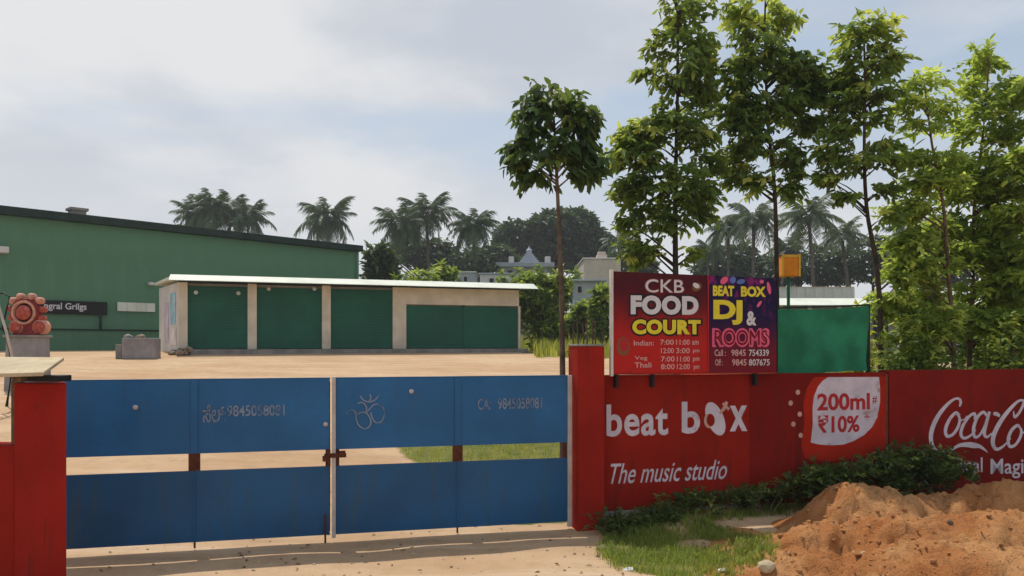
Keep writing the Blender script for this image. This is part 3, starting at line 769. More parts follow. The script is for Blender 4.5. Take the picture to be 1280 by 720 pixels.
# rubble heap at the foot of the first shutter
def lump(mb, c, r, rs_, n=1):
    bm = bmesh.new(); bmesh.ops.create_icosphere(bm, subdivisions=n, radius=1)
    s = Vector((rs_.uniform(.7, 1.2), rs_.uniform(.7, 1.2), rs_.uniform(.5, .85))) * r
    off = rs_.uniform(0, 50)
    vs = [Vector((v.co.x * s.x, v.co.y * s.y, v.co.z * s.z)) * (1 + .28 * noise.noise(v.co * 1.7 + Vector((off, off, 0)))) + Vector(c) for v in bm.verts]
    fs = [tuple(v.index for v in f.verts) for f in bm.faces]; bm.free(); mb.add(vs, fs)
q = random.Random(3); t = thing('rubble_pile', 'small brown pile of rubble at the foot of the leftmost shutter', 'rubble', (A.x + .35, A.y - .9, zg(A.x, A.y - .9)))
for k in range(9):
    mb = MB(); lump(mb, (q.uniform(-.35, .45), q.uniform(-.2, .2), .09 + .12 * (k > 5)), q.uniform(.1, .2), q); mb.build('stone', 'stone', t)

# ================================================================== GREEN HALL
hl = Vector((PX(-70, 31.9), 31.9)); hr = Vector((PX(447, 46.8), 46.8))
hd = (hr - hl).normalized(); HA = math.atan2(hd.y, hd.x); HLn = (hr - hl).length
hz0 = 2.08
HT = 8.39 - hz0 - .38
hall = thing('hall', 'large green sheet clad hall with a dark eave behind the shops', 'hall', (hl.x, hl.y, hz0), HA)
def hall_x(px):
    k = (px - CX) / F; return (k * hl.y - hl.x) / (hd.x - k * hd.y)
def hall_z(px, py): return CAMZ - (py - HY) / F * (hl.y + hall_x(px) * hd.y) - hz0
MB().box(0.02, HLn - .02, .06, 14, 0, HT - .02).build('wall_core', 'cladding', hall)
# cladding sheets: trapezoidal profile, one mesh shared
nsh = 20; sw = HLn / nsh; vs = []; prof = []
for k in range(5):
    b = k * sw / 5; prof += [(b, 0), (b + sw * .1, 0), (b + sw * .12, -.006), (b + sw * .18, -.006)]
prof.append((sw, 0)); vs = [(x, y, .0) for x, y in prof] + [(x, y, HT) for x, y in prof]; n = len(prof)
mb = MB(); mb.add(vs, [(i, i + 1, i + 1 + n, i + n) for i in range(n - 1)]); s0 = mb.build('cladding_sheet', 'cladding', hall); s0.location = (0, .03, 0)
for k in range(1, nsh):
    c = s0.copy(); COL.objects.link(c); c.parent = hall; c.location = (k * sw, .03 - .004 * (k % 2), 0)
MB().box(-.3, HLn + .12, -.42, .3, HT, HT + .36).build('eave_gutter', 'gutter', hall, .02)
mb = MB(); vs = [(-.3, .3, HT + .3), (HLn + .12, .3, HT + .3), (HLn + .12, 7, HT + .7), (-.3, 7, HT + .7), (HLn + .12, 14.4, HT + .3), (-.3, 14.4, HT + .3)]
mb.add(vs, [(0, 1, 2, 3), (3, 2, 4, 5)]); mb.build('roof', 'gutter', hall)
MB().box(HLn - .12, HLn + .05, -.06, .05, 0, HT - .01).build('corner_flashing', 'cladding', hall)
MB().box(0, HLn - .12, -.045, -.012, .95, 1.02).build('ledge', 'gutter', hall)
vx = hall_x(100); MB().box(vx - .3, vx + .3, .1, .7, HT + .37, HT + .6).box(vx - .38, vx + .38, .02, .78, HT + .6, HT + .72).build('roof_vent', 'concrete', hall)
# black name board, pale window strip, downpipe, lamp on the wall
a, b = hall_x(42), hall_x(133); z1, z0 = hall_z(95, 376.5), hall_z(95, 393)
nb = MB().box(a, b, -.13, -.06, z0, z1).build('name_board', 'black_metal', hall, .01)
text('ngral Grilgs', hall_x(54), hall_x(107), z0 + .12, z1 - .1, -.136, 'ink_white', nb, offset=.02)
a, b = hall_x(146), hall_x(193); z1, z0 = hall_z(170, 378.5), hall_z(170, 389.5)
wn = MB().box(a, b, -.1, -.04, z0, z1).build('window_strip', 'roof_white', hall, .01)
for k in range(1, 4):
    x = a + (b - a) * k / 4; MB().box(x - .03, x + .03, -.115, -.101, z0, z1).build('window_bar', 'white_wall', wn)
a = hall_x(124.5); MB().tube([(a, -.12, hall_z(124, 393) - .0), (a, -.12, 1.02)], .06, 8).build('downpipe', 'gutter', hall, smooth=True)
a = hall_x(1); MB().box(a - .25, a + .2, -.5, -.04, hall_z(1, 317), hall_z(1, 309)).build('wall_lamp', 'white_wall', hall, .03)
a = hall_x(187); MB().box(a - .12, a + .12, -.3, -.04, hall_z(187, 357), hall_z(187, 353)).build('wall_lamp', 'white_wall', hall, .03)

# ================================================================== THINGS IN THE YARD
# grey block with rubble on top, left of the shops
Yb = 27.2; bx = PX(172, Yb); t = thing('cement_tank', 'low grey cement tank with broken stones on its top, left of the shops', 'tank', (bx, Yb, zg(bx, Yb) - .02), .18)
MB().box(-.42, .66, -.35, .45, 0, .74).build('tank_body', 'pedestal', t, .03)
MB().box(-.66, -.43, -.25, .35, 0, .52).build('side_slab', 'concrete', t, .03)
q = random.Random(5)
for k in range(8):
    mb = MB(); lump(mb, (q.uniform(-.5, .5), q.uniform(-.2, .3), .77 if k else .6), q.uniform(.07, .15), q); mb.build('stone', 'stone' if k % 2 else 'concrete', t)

# carved red ornament on a cement pedestal (left)
Ys = 19.0
def sx(px): return PX(px, Ys) - PX(36, Ys)
def sz(py): return CAMZ - (py - HY) / F * Ys
gx = PX(36, Ys); gz = zg(gx, Ys)
ped = thing('pedestal', 'grey cement pedestal under the red carved ornament', 'pedestal', (gx, Ys, gz))
mb = MB(); zt_ = sz(419) - gz
vs = [(sx(14), -.3, -.05), (sx(56), -.3, -.05), (sx(56), .3, -.05), (sx(14), .3, -.05), (sx(16), -.26, zt_), (sx(54), -.26, zt_), (sx(54), .26, zt_), (sx(16), .26, zt_)]
mb.add(vs, [(3, 2, 1, 0), (4, 5, 6, 7), (0, 1, 5, 4), (1, 2, 6, 5), (2, 3, 7, 6), (3, 0, 4, 7)]); mb.build('block', 'pedestal', ped, .02)
MB().box(sx(13), sx(57), -.31, .31, zt_ - .055, zt_ - .003).build('top_slab', 'concrete', ped, .012)
orn = thing('ornament', 'red and peach carved ornament with a round medallion and two scrolls on a pedestal', 'ornament', (gx, Ys, sz(419)))
def oz(py): return sz(py) - sz(419)
def ring(px, py, prof, name, mat, y=0, n=18): MB().lathe(prof, n, (sx(px), y, oz(py)), 'y').build(name, mat, orn, smooth=True)
k_ = Ys / F
ring(33, 391, [(17 * k_, -.10), (18.5 * k_, -.04), (18.5 * k_, .06), (16 * k_, .10), (15 * k_, .08)], 'medallion', 'statue_dark')
ring(33, 391, [(15.4 * k_, .08), (15 * k_, .14), (12.4 * k_, .14), (11.8 * k_, .08)], 'medallion_rim', 'statue_pale')
ring(33, 391, [(10 * k_, .08), (9 * k_, .15), (5 * k_, .19), (1.5 * k_, .21)], 'medallion_boss', 'statue_red')
for i, (px, py) in enumerate(((17, 376), (26, 371), (40, 371), (50, 376), (13.5, 386), (54, 387), (15, 397), (53, 398))):
    r = (4.6 if i < 4 else 4) * k_
    ring(px, py, [(r * .9, -.09), (r, -.02), (r, .05), (r * .6, .09), (r * .1, .11)], 'petal', 'statue_pale' if i in (0, 3, 1, 2) else 'statue_red', 0, 10)
for px in (22.5, 51.5):
    ring(px, 409, [(9.5 * k_, -.1), (10 * k_, 0), (9.6 * k_, .06), (8.4 * k_, .1)], 'scroll', 'statue_pale')
    ring(px, 409, [(8 * k_, .09), (7 * k_, .14), (3 * k_, .16), (.8 * k_, .17)], 'scroll_core', 'statue_red')
MB().box(sx(29), sx(44), -.08, .06, -.0, oz(402)).build('neck', 'statue_dark', orn, .02)
MB().box(sx(20), sx(52), -.12, .05, -.0, .05).build('foot', 'statue_dark', orn, .01)

# slanting pole and a black stay at the left edge
Yp = 16.5
lp = thing('leaning_pole', 'pale thin pole leaning at the left edge before the pedestal', 'pole', (PX(19, Yp), Yp, zg(PX(19, Yp), Yp) - .03))
o0 = Vector(lp.location)
MB().tube([P(19, 462, Yp) - o0, P(8, 415, Yp) - o0, P(-3, 378, Yp) - o0, P(-14, 348, Yp) - o0], [.028, .028, .026, .024]).build('pole', 'pole_pale', lp, smooth=True)
MB().tube([(0, 0, -.05), P(19, 462, Yp) - o0], .028).build('pole_foot', 'pole_pale', lp)
bp = thing('bent_pipe', 'black bent pipe rising beside the pale leaning pole', 'pipe', (PX(8, Yp + .3), Yp + .3, zg(PX(8, Yp), Yp + .3) - .03))
o0 = Vector(bp.location)
MB().tube([(0, 0, 0), P(16, 455, Yp + .3) - o0, P(9, 418, Yp + .3) - o0, P(3, 410, Yp + .3) - o0], .035).tube([P(-6, 369, Yp + .3) - o0, P(4, 366, Yp + .3) - o0, P(12, 371, Yp + .3) - o0, P(9, 384, Yp + .3) - o0, P(3, 410, Yp + .3) - o0], .018).build('pipe', 'black_metal', bp, smooth=True)

# ================================================================== BILLBOARD
vb = -.10
bu0, bu1 = wu(763) , wu(965.5)
Yc = lambda px: wallY(px, vb / CT)
def bz_(px, py): return CAMZ - (py - HY) / F * Yc(px)
bb = thing('billboard', 'printed billboard advertising food court and DJ rooms above the red wall', 'billboard', wpt(bu0, vb, 0), ROTW)
zB = 2.0; zT_l = bz_(763, 339); zT_r = bz_(965, 348); bwid = bu1 - bu0
def bX(px):
    k = (px - CX) / F; y = (GY + vb / CT) / (1 - SLOPE * k); return k * y / CT + vb * ST / CT * 0 - bu0 + .0
usp = bX(883)
def btop(x): return zT_l + (zT_r - zT_l) * x / bwid
def sheet(x0, x1, name, mat):
    return MB().poly_prism([(x0, zB), (x1, zB), (x1, btop(x1)), (x0, btop(x0))], 0, .012).build(name, mat, bb)
def flexmat(name, kind):
    m, t, p, o = newmat(name)
    tcn = t.nodes.new('ShaderNodeTexCoord'); v = tcn.outputs['Generated']
    sp = t.nodes.new('ShaderNodeSeparateXYZ'); t.links.new(v, sp.inputs[0])
    n_ = tnoise(t, v, 4, 5); nb_ = tnoise(t, v, 9, 4)
    def addn(a, k):
        mm = t.nodes.new('ShaderNodeMath'); mm.operation = 'MULTIPLY_ADD'; t.links.new(n_, mm.inputs[0]); mm.inputs[1].default_value = k; t.links.new(a, mm.inputs[2]); return mm.outputs[0]
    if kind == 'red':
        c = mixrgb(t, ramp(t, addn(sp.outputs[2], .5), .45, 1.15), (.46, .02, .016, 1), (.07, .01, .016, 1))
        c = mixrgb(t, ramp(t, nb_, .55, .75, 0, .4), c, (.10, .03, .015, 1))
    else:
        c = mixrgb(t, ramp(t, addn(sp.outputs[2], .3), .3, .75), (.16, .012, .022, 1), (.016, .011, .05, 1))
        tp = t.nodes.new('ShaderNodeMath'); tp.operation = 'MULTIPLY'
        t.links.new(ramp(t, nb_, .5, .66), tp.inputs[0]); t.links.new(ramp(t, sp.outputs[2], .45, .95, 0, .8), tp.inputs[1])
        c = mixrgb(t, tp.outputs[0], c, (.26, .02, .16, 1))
    t.links.new(c, p.inputs['Base Color']); p.inputs['Roughness'].default_value = .5; p.inputs['Specular IOR Level'].default_value = .08
    bump(t, p, n_, .12, .01)
    return m
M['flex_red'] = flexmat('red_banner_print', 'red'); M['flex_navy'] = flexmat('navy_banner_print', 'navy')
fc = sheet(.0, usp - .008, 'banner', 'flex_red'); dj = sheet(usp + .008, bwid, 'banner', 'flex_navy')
MB().box(usp - .0075, usp + .0075, -.012, .008, zB, btop(usp) - .0).build('seam_strip', 'letter_red', bb)
MB().box(-.042, -.003, -.025, .035, zB - .02, btop(0) + .02).build('frame_post', 'sign_frame', bb, .005)
MB().box(bwid + .002, bwid + .022, -.005, .03, zB - .0, btop(bwid)).build('frame_post', 'black_metal', bb, .003)
MB().box(0, bwid, .013, .05, zB, zB + .04).build('frame_rail', 'black_metal', bb)
MB().box(-.003, bwid, -.012, -.001, zB + .0, zB + .016).build('bottom_batten', 'red_pillar', bb)
for x in (.06, usp * .42, bwid - .3):
    MB().box(x - .02, x + .02, .013, .095, zB - .17, zB + .6).build('bracket', 'black_metal', bb, .003)
def btext(s, px0, px1, py0, py1, par, mat, v=-.004, **k):
    pc = (px0 + px1) / 2
    return text(s, bX(px0), bX(px1), bz_(pc, py1), bz_(pc, py0), v, mat, par, **k)
btext('CKB', 804, 853, 349, 366, fc, 'ink_pinkwhite', offset=.01)
btext('CKB', 805, 852, 350, 365.5, fc, 'ink_white', -.0065)
btext('FOOD', 784, 873, 367, 396, fc, 'ink_black', -.003, offset=.14, spacing=1.12)
btext('FOOD', 786, 871, 369.5, 393.5, fc, 'ink_white', -.007, offset=.06, spacing=1.1)
btext('COURT', 786, 876, 397.5, 420.5, fc, 'ink_black', -.0045, offset=.14, spacing=1.12)
btext('COURT', 788, 873.5, 399.5, 418, fc, 'ink_yellow', -.008, offset=.06, spacing=1.1)
for s, x0, x1, y0, y1 in (('Indian:', 790, 815, 425.5, 432), ('Veg', 791, 807, 445, 451), ('Thali', 791, 812, 453, 459.5),
                          ('7:00', 823, 840, 424.5, 431), ('11:00', 843, 860, 424.5, 431), ('am', 863, 871, 426, 431),
                          ('12:00', 824, 840, 435, 441.5), ('3:00', 843, 860, 435, 441.5), ('pm', 864, 872, 437, 442),
                          ('7:00', 824, 841, 445.5, 452), ('11:00', 844, 860, 445.5, 452), ('pm', 864, 872, 447, 453),
                          ('8:00', 824, 841, 455, 461.5), ('12:00', 844, 860, 455, 461.5), ('pm', 865, 872, 457, 463)):
    btext(s, x0, x1, y0, y1, fc, 'ink_pinkwhite', offset=.01)
# small print pictures on the banner: plate, garnish, dancers
def bell(px, py, rx, ry, par, mat, v, ang=0, n=16):
    k = Yc(px) / F; c = (bX(px), bz_(px, py)); ca, sa = math.cos(ang), math.sin(ang)
    pts = [(c[0] + (rx * math.cos(2 * math.pi * i / n) * ca - ry * math.sin(2 * math.pi * i / n) * sa) * k,
            c[1] + (rx * math.cos(2 * math.pi * i / n) * sa + ry * math.sin(2 * math.pi * i / n) * ca) * k) for i in range(n)]
    return flat('printed_picture', pts, v, mat, par)
bell(777, 433, 9, 12, fc, 'ink_brown', -.0035); bell(778, 431, 6, 8, fc, 'letter_red', -.006)
bell(869, 359, 7, 5, fc, 'ink_brown', -.0035, .5); bell(868, 357, 5, 3, fc, 'ink_white', -.006, -.5)
btext('BEAT', 889, 915.5, 357, 370, dj, 'ink_yellow', offset=.05)
btext('BOX', 924, 955, 358, 371, dj, 'ink_yellow', offset=.05)
btext('DJ', 889.5, 926, 375, 406, dj, 'ink_yellow', offset=.05)
btext('&', 931, 943.5, 389, 407, dj, 'ink_white', offset=.04)
btext('ROOMS', 888, 960, 410, 434, dj, 'ink_pink', -.003, offset=.07)
btext('ROOMS', 891, 957, 412.5, 431.5, dj, 'red_dark', -.0065, offset=.0)
for s, x0, x1, y0, y1 in (('Call :', 891, 905, 437, 445), ('9845', 912, 930, 437, 445), ('754339', 934, 959, 437, 445),
                          ('Off :', 892, 901, 449, 457), ('9845', 913, 931, 449, 457), ('807675', 934, 960, 449, 457)):
    btext(s, x0, x1, y0, y1, dj, 'ink_white' if x0 > 920 else 'ink_pinkwhite', offset=.012)
bell(903, 350.5, 6, 4, dj, 'ink_pink', -.0035, .7); bell(914, 350, 4, 4.5, dj, 'ink_blue', -.0045, -.3); bell(924, 352, 6, 3, dj, 'ink_blue', -.0035, .2)
bell(959, 360, 2.5, 8, dj, 'ink_pink', -.0035, .2); bell(950, 352, 3, 2.4, dj, 'ink_pink', -.0045, 0); bell(947, 380, 5, 2, dj, 'ink_pink', -.0035, .9)

# ================================================================== GREEN SHADE NET behind the wall
def netmat():
    m, t, p, o = newmat('green_shade_net')
    tcn = t.nodes.new('ShaderNodeTexCoord'); v = tcn.outputs['Object']
    a = tnoise(t, v, 2.2, 5); b = tnoise(t, v, 90, 2)
    c = mixrgb(t, ramp(t, a, .32, .68), (.008, .16, .075, 1), (.022, .28, .14, 1))
    c = mixrgb(t, ramp(t, b, .45, .7, 0, .35), c, (.004, .06, .03, 1))
    t.links.new(c, p.inputs['Base Color']); p.inputs['Roughness'].default_value = .75
    tr = t.nodes.new('ShaderNodeBsdfTranslucent'); t.links.new(c, tr.inputs[0])
    ms = t.nodes.new('ShaderNodeMixShader'); ms.inputs[0].default_value = .3
    t.links.new(p.outputs[0], ms.inputs[1]); t.links.new(tr.outputs[0], ms.inputs[2]); t.links.new(ms.outputs[0], o.inputs[0])
    return m
M['net'] = netmat()
vn = .42
def nX(px):
    k = (px - CX) / F; y = (GY + vn / CT) / (1 - SLOPE * k); return k * y
nP = lambda px, py: Vector((nX(px), (GY + vn / CT) / (1 - SLOPE * (px - CX) / F), CAMZ - (py - HY) / F * (GY + vn / CT) / (1 - SLOPE * (px - CX) / F)))
n0 = nP(969, 470); nt_ = thing('shade_net', 'green shade net stretched between posts right of the billboard', 'net', (n0.x, n0.y, zg(n0.x, n0.y)))
o0 = Vector(nt_.location); cn = [nP(968, 386), nP(1086, 382), nP(1086, 462.5), nP(968, 469)]
mb = MB(); vs = []; fs = []; nxn, nzn = 30, 18
for j in range(nzn + 1):
    for i in range(nxn + 1):
        a = cn[0].lerp(cn[1], i / nxn); b = cn[3].lerp(cn[2], i / nxn); v = b.lerp(a, j / nzn)
        fx_, fz_ = i / nxn, j / nzn
        v = v + Vector((0, .05 * noise.noise((fx_ * 3, fz_ * 2.5, 4)) + .012 * math.sin(fx_ * 26 + fz_ * 4), -.03 * math.sin(math.pi * fx_) * (fz_ > .96) + .02 * noise.noise((fx_ * 7, 3, 3)) * (j == 0)))
        vs.append(v - o0)
for j in range(nzn):
    for i in range(nxn): k = j * (nxn + 1) + i; fs.append((k, k + 1, k + nxn + 2, k + nxn + 1))
mb.add(vs, fs); mb.build('netting', 'net', nt_, smooth=True)
mb = MB(); top = nP(1086, 380) - o0; fl = Vector((top.x, top.y + .03, -.1)); mb.tube([fl, top + Vector((0, .03, 0))], .035).build('post', 'gutter', nt_)
top = nP(967.5, 384) - o0; MB().tube([Vector((top.x, top.y + .03, -.1)), top + Vector((0, .03, 0))], .022).build('post', 'pole_pale', nt_)
MB().tube([cn[0] - o0 + Vector((0, .03, .01)), cn[1] - o0 + Vector((0, .03, .01))], .012).build('top_wire', 'gutter', nt_)

# orange lantern on a green post
Yo = 13.2; x = PX(985.5, Yo); z = zg(x, Yo)
ol_ = thing('lantern', 'orange box shaped lantern on a thin green post above the billboard', 'lantern', (x, Yo, z))
zz0 = CAMZ - (346.5 - HY) / F * Yo - z; zz1 = CAMZ - (319.5 - HY) / F * Yo - z
MB().tube([(0, 0, -.05), (0, 0, zz0)], .028).build('post', 'net', ol_)
MB().box(-.135, .135, -.13, .13, zz0 + .002, zz1).build('lantern_body', 'orange', ol_, .025)
for sxn in (-1, 1):
    MB().box(sxn * .14 - .018, sxn * .14 + .018, -.15, -.131, zz0 + .0, zz1 + .01).build('corner_trim', 'yellow_trim', ol_, .005)
MB().box(-.122, .122, -.148, -.132, zz1 - .045, zz1 + .005).build('corner_trim', 'yellow_trim', ol_, .004)
mb = MB(); vs = [(-.15, -.15, zz1 + .002), (.15, -.15, zz1 + .002), (.15, .15, zz1 + .002), (-.15, .15, zz1 + .002), (-.05, -.05, zz1 + .09), (.05, -.05, zz1 + .09), (.05, .05, zz1 + .09), (-.05, .05, zz1 + .09)]
mb.add(vs, [(3, 2, 1, 0), (4, 5, 6, 7), (0, 1, 5, 4), (1, 2, 6, 5), (2, 3, 7, 6), (3, 0, 4, 7)]); mb.build('cap', 'black_metal', ol_)

# ================================================================== SOIL HEAP, STONES, LITTER
def hump(x, y, cx, cy, rx, ry, h, p=1.3): return h * math.exp(-(((x - cx) / rx) ** 2 + ((y - cy) / ry) ** 2) ** p)
def heap_h(x, y):
    n1_ = noise.noise((x * 1.1, y * 1.1, 11)); n2_ = noise.noise((x * 3.1, y * 3.1, 5)); n3_ = noise.noise((x * 8, y * 8, 2)); n4_ = noise.noise((x * 17, y * 17, 9))
    xx = x + .25 * n1_; yy = y + .25 * n2_
    h = max(hump(xx, yy, 4.55, 9.45, .9, .6, .60), hump(xx, yy, 6.9, 9.9, 1.9, .6, .64, 1.6), hump(xx, yy, 5.7, 8.7, 2.2, .7, .50, 1.6),
            hump(xx, yy, 3.5, 8.8, .9, .6, .36), hump(xx, yy, 4.6, 7.6, 1.7, .9, .40, 1.6), hump(xx, yy, 7.2, 7.6, 2.0, 1.2, .5), hump(xx, yy, 9, 8.8, 2, 1.6, .6),
            hump(xx, yy, 3.0, 7.9, .9, .8, .26), hump(xx, yy, 2.75, 8.6, .5, .45, .2))
    h *= 1 + .22 * n1_
    r = abs(n2_)
    a = sstep(h, .05, .25)
    rg_ = 1 - abs(noise.noise((x * 1.9 + y * .8, y * 1.9 - x * .5, 31))) * 2
    return h + a * (.055 * n2_ + .045 * n3_ + .05 * n4_ + .09 * max(0, rg_ - .55) - .09 * max(0, .12 - r) / .12)
hx0, hx1, hy0, hy1, hs = 2.0, 11.5, 5.6, 11.2, .045
nhx = int((hx1 - hx0) / hs); nhy = int((hy1 - hy0) / hs)
V = []; 
for j in range(nhy + 1):
    for i in range(nhx + 1):
        x = hx0 + (hx1 - hx0) * i / nhx; y = hy0 + (hy1 - hy0) * j / nhy
        V.append((x, y, zg(x, y) + heap_h(x, y) - .05))
V = np.array(V); ii = np.arange(nhx)[None, :] + np.arange(nhy)[:, None] * (nhx + 1)
hf = np.stack([ii, ii + 1, ii + nhx + 2, ii + nhx + 1], -1).reshape(-1, 4)
gz_ = np.array([zg(a, b) for a, b, c in V]); keepv = V[:, 2] > gz_ - .035
keepf = keepv[hf].any(1) & (np.array([sdist(a, b) for a, b, c in V])[hf].max(1) < -.03); hf = hf[keepf]
used = np.unique(hf); remap = np.full(len(V), -1); remap[used] = np.arange(len(used)); V = V[used]; hf = remap[hf]
heap = np_mesh('soil_heap', V - np.array([4.5, 8.5, 0]), hf, np.zeros(len(V)), 'stone', per=1)
heap.location = (4.5, 8.5, 0); heap.data.polygons.foreach_set('use_smooth', [True] * len(heap.data.polygons))
setp(heap, 'heap of loose orange brown soil dumped before the red wall', 'soil heap')
def soilmat():
    m, t, p, o = newmat('loose_red_soil')
    tcn = t.nodes.new('ShaderNodeTexCoord'); v = tcn.outputs['Object']
    a = tnoise(t, v, 1.1, 5, .6); b = tnoise(t, v, 9, 6, .65); c = tnoise(t, v, 60, 4, .7)
    col = mixrgb(t, ramp(t, a, .38, .62), (.47, .185, .062, 1), (.62, .315, .13, 1))
    col = mixrgb(t, ramp(t, b, .52, .74, 0, .6), col, (.24, .105, .05, 1))
    col = mixrgb(t, ramp(t, c, .5, .72, 0, .5), col, (.16, .08, .045, 1))
    col = mixrgb(t, ramp(t, b, .42, .3, 0, .5), col, (.48, .3, .165, 1))
    t.links.new(col, p.inputs['Base Color']); p.inputs['Roughness'].default_value = .95; p.inputs['Specular IOR Level'].default_value = .1
    mm = t.nodes.new('ShaderNodeMath'); mm.operation = 'MULTIPLY_ADD'; t.links.new(b, mm.inputs[0]); mm.inputs[1].default_value = 1.6; t.links.new(c, mm.inputs[2])
    bump(t, p, mm.outputs[0], .9, .04)
    return m
M['soil'] = soilmat(); heap.data.materials[0] = M['soil']
def surf(x, y): return zg(x, y) + max(0, heap_h(x, y) - .05)
# loose clods on the heap: uncountable
q = random.Random(21); mb = MB(); c = 0
while c < 2600:
    x, y = q.uniform(2.2, 10), q.uniform(6.6, 10.4)
    h = heap_h(x, y)
    if h < .06 or sdist(x, y) > -.2: continue
    r = .007 + .03 * q.random() ** 5
    lump(mb, (x, y, surf(x, y) + r * .15), r, q, 0 if r < .03 else 1); c += 1
o = mb.build('soil_clods', 'soil', None); setp(o, kind='stuff')
# grit on the drive
mb = MB(); c = 0
while c < 480:
    x, y = q.uniform(-5.5, 3), q.uniform(7.2, 12)
    if grass_cover(x, y) > .5: continue
    r = .005 + .014 * q.random() ** 3; lump(mb, (x, y, zg(x, y) + r * .2), r, q, 0); c += 1
o = mb.build('grit', 'board', None); setp(o, kind='stuff')
pts_ = []
while len(pts_) < 420:
    x, y = q.uniform(-5.5, 4), q.uniform(7, 12.5)
    if abs(sdist(x, y)) > .1 and q.random() < .3 + .7 * sstep(x, -1, 3): pts_.append((x, y, surf(x, y) + .008))
pts_ = np.array(pts_); rs = np.random.RandomState(4); n_ = len(pts_); dd = rs.normal(size=(n_, 3)) * np.array([1, 1, .15])
V, Fq = leaf_arrays(pts_, dd, np.array([0, 0, 1.]) + rs.normal(size=(n_, 3)) * .3, .035 + .05 * rs.random(n_), .02 + .02 * rs.random(n_))
np_mesh('leaf_litter', V, Fq, rs.random(n_), 'litter_leaf', None, kind='stuff')
def gpt(px, py, it=8):
    Y = 9.0
    for _ in range(it):
        z = surf(PX(px, Y), Y); Y = (CAMZ - z) * F / (py - HY)
    return Vector((PX(px, Y), Y, surf(PX(px, Y), Y)))
def onestone(px, py, r, label, mt='stone', nm='stone', cat='stone'):
    p = gpt(px, py); mb = MB(); lump(mb, (0, 0, r * .3), r, q, 2); o = mb.build(nm, mt, None, loc=p); setp(o, label, cat); return o
onestone(753, 687, .062, 'brown stone lying on the sand just right of the gate pillar')
onestone(1080, 704, .045, 'pale flat stone half buried in the front of the soil heap', 'board')
onestone(958, 712, .085, 'rounded earthy lump at the left foot of the soil heap', 'board', 'clod', 'clod')
onestone(1188, 668, .045, 'dark clod lying on the middle of the soil heap', 'bark', 'clod', 'clod')
def scrap(px, py, s, label):
    p = gpt(px, py); mb = MB(); vs = [(-s, -s * .5, .004), (s * .9, -s * .6, .012), (s, s * .5, .03), (-s * .8, s * .6, .015), (.0, 0, .035)]
    mb.add(vs, [(0, 1, 4), (1, 2, 4), (2, 3, 4), (3, 0, 4)]); o = mb.build('paper_scrap', 'white_scrap', None, loc=p); setp(o, label, 'litter')
    sd = o.modifiers.new('th', 'SOLIDIFY'); sd.thickness = .003
scrap(785, 713, .055, 'white paper scrap at the left edge of the bright grass')
scrap(902, 714, .04, 'white paper scrap in the grass near the soil heap')

# ================================================================== GRASS
def blades(name, pts, h, w, mat, seed, lean=.35, tint0=.35, kind='stuff'):
    rs = np.random.RandomState(seed); pts = np.array(pts); n = len(pts)
    hh = h * (.5 + .8 * rs.random(n)); az = rs.random(n) * 6.283; ln = lean * rs.random(n)
    dx_, dy_ = np.cos(az), np.sin(az); ww = w * (.6 + .7 * rs.random(n)); sxv, syv = -dy_, dx_
    b0 = pts + np.stack([sxv * ww / 2, syv * ww / 2, -.01 + 0 * ww], 1); b1 = pts - np.stack([sxv * ww / 2, syv * ww / 2, .01 + 0 * ww], 1)
    mx = pts + np.stack([dx_ * hh * ln * .35, dy_ * hh * ln * .35, hh * .6], 1)
    m0 = mx + np.stack([sxv * ww * .38, syv * ww * .38, 0 * ww], 1); m1 = mx - np.stack([sxv * ww * .38, syv * ww * .38, 0 * ww], 1)
    tp = pts + np.stack([dx_ * hh * ln * 1.3, dy_ * hh * ln * 1.3, hh * (1 - .25 * ln)], 1)
    t2 = tp + np.stack([sxv * ww * .06, syv * ww * .06, 0 * ww], 1)
    V = np.stack([b0, b1, m1, m0, tp, t2], 1).reshape(-1, 3); b = np.arange(n)[:, None] * 6
    Fq = np.concatenate([b + np.array([[0, 1, 2, 3]]), b + np.array([[3, 2, 4, 5]])], 1).reshape(-1, 4)
    patch = np.array([noise.noise((p[0] * .9, p[1] * .9, 3.3)) for p in pts])
    tint = np.clip(tint0 + .35 * patch + rs.normal(size=n) * .16, 0, 1)
    return np_mesh(name, V, Fq, tint, mat, None, kind=kind)
def scatter(n, x0, x1, y0, y1, seed, f=grass_cover, thr=.5, cond=None):
    q = random.Random(seed); r = []; tries = 0
    while len(r) < n and tries < n * 40:
        tries += 1; x, y = q.uniform(x0, x1), q.uniform(y0, y1)
        if f(x, y) > thr * (.6 + .8 * q.random()) and (cond is None or cond(x, y)): r.append((x, y, surf(x, y)))
    return r
blades('grass', scatter(8000, .7, 3.4, 7.0, 10.2, 1, cond=lambda x, y: sdist(x, y) < -.1), .075, .009, 'grass', 1, lean=1.0)
blades('weeds', [p for p in scatter(2600, .7, 6.5, 7.0, 11.2, 15, thr=.25, cond=lambda x, y: sdist(x, y) < -.1 and noise.noise((x * 1.7, y * 1.7, 9)) > .05)], .11, .011, 'grass', 15, lean=.9, tint0=.25)
blades('grass', scatter(9000, -3.5, 4, 10.3, 17.5, 2, cond=lambda x, y: sdist(x, y) > .35), .11, .012, 'dry_grass', 2, tint0=.45)
blades('grass', scatter(5000, 3.0, 16, 12, 26, 6, cond=lambda x, y: sdist(x, y) > .5), .22, .02, 'grass', 6, tint0=.3)
# tall dry grass right of the shops
blades('tall_grass', scatter(9000, .9, 14, 28, 46, 3, thr=.3), .55, .05, 'dry_grass', 3, tint0=.3)
blades('tall_grass', scatter(5000, -6, 18, 36, 60, 4, thr=.3, cond=lambda x, y: not (x < .9 and y < 41)), .8, .06, 'dry_grass', 4, tint0=.15)

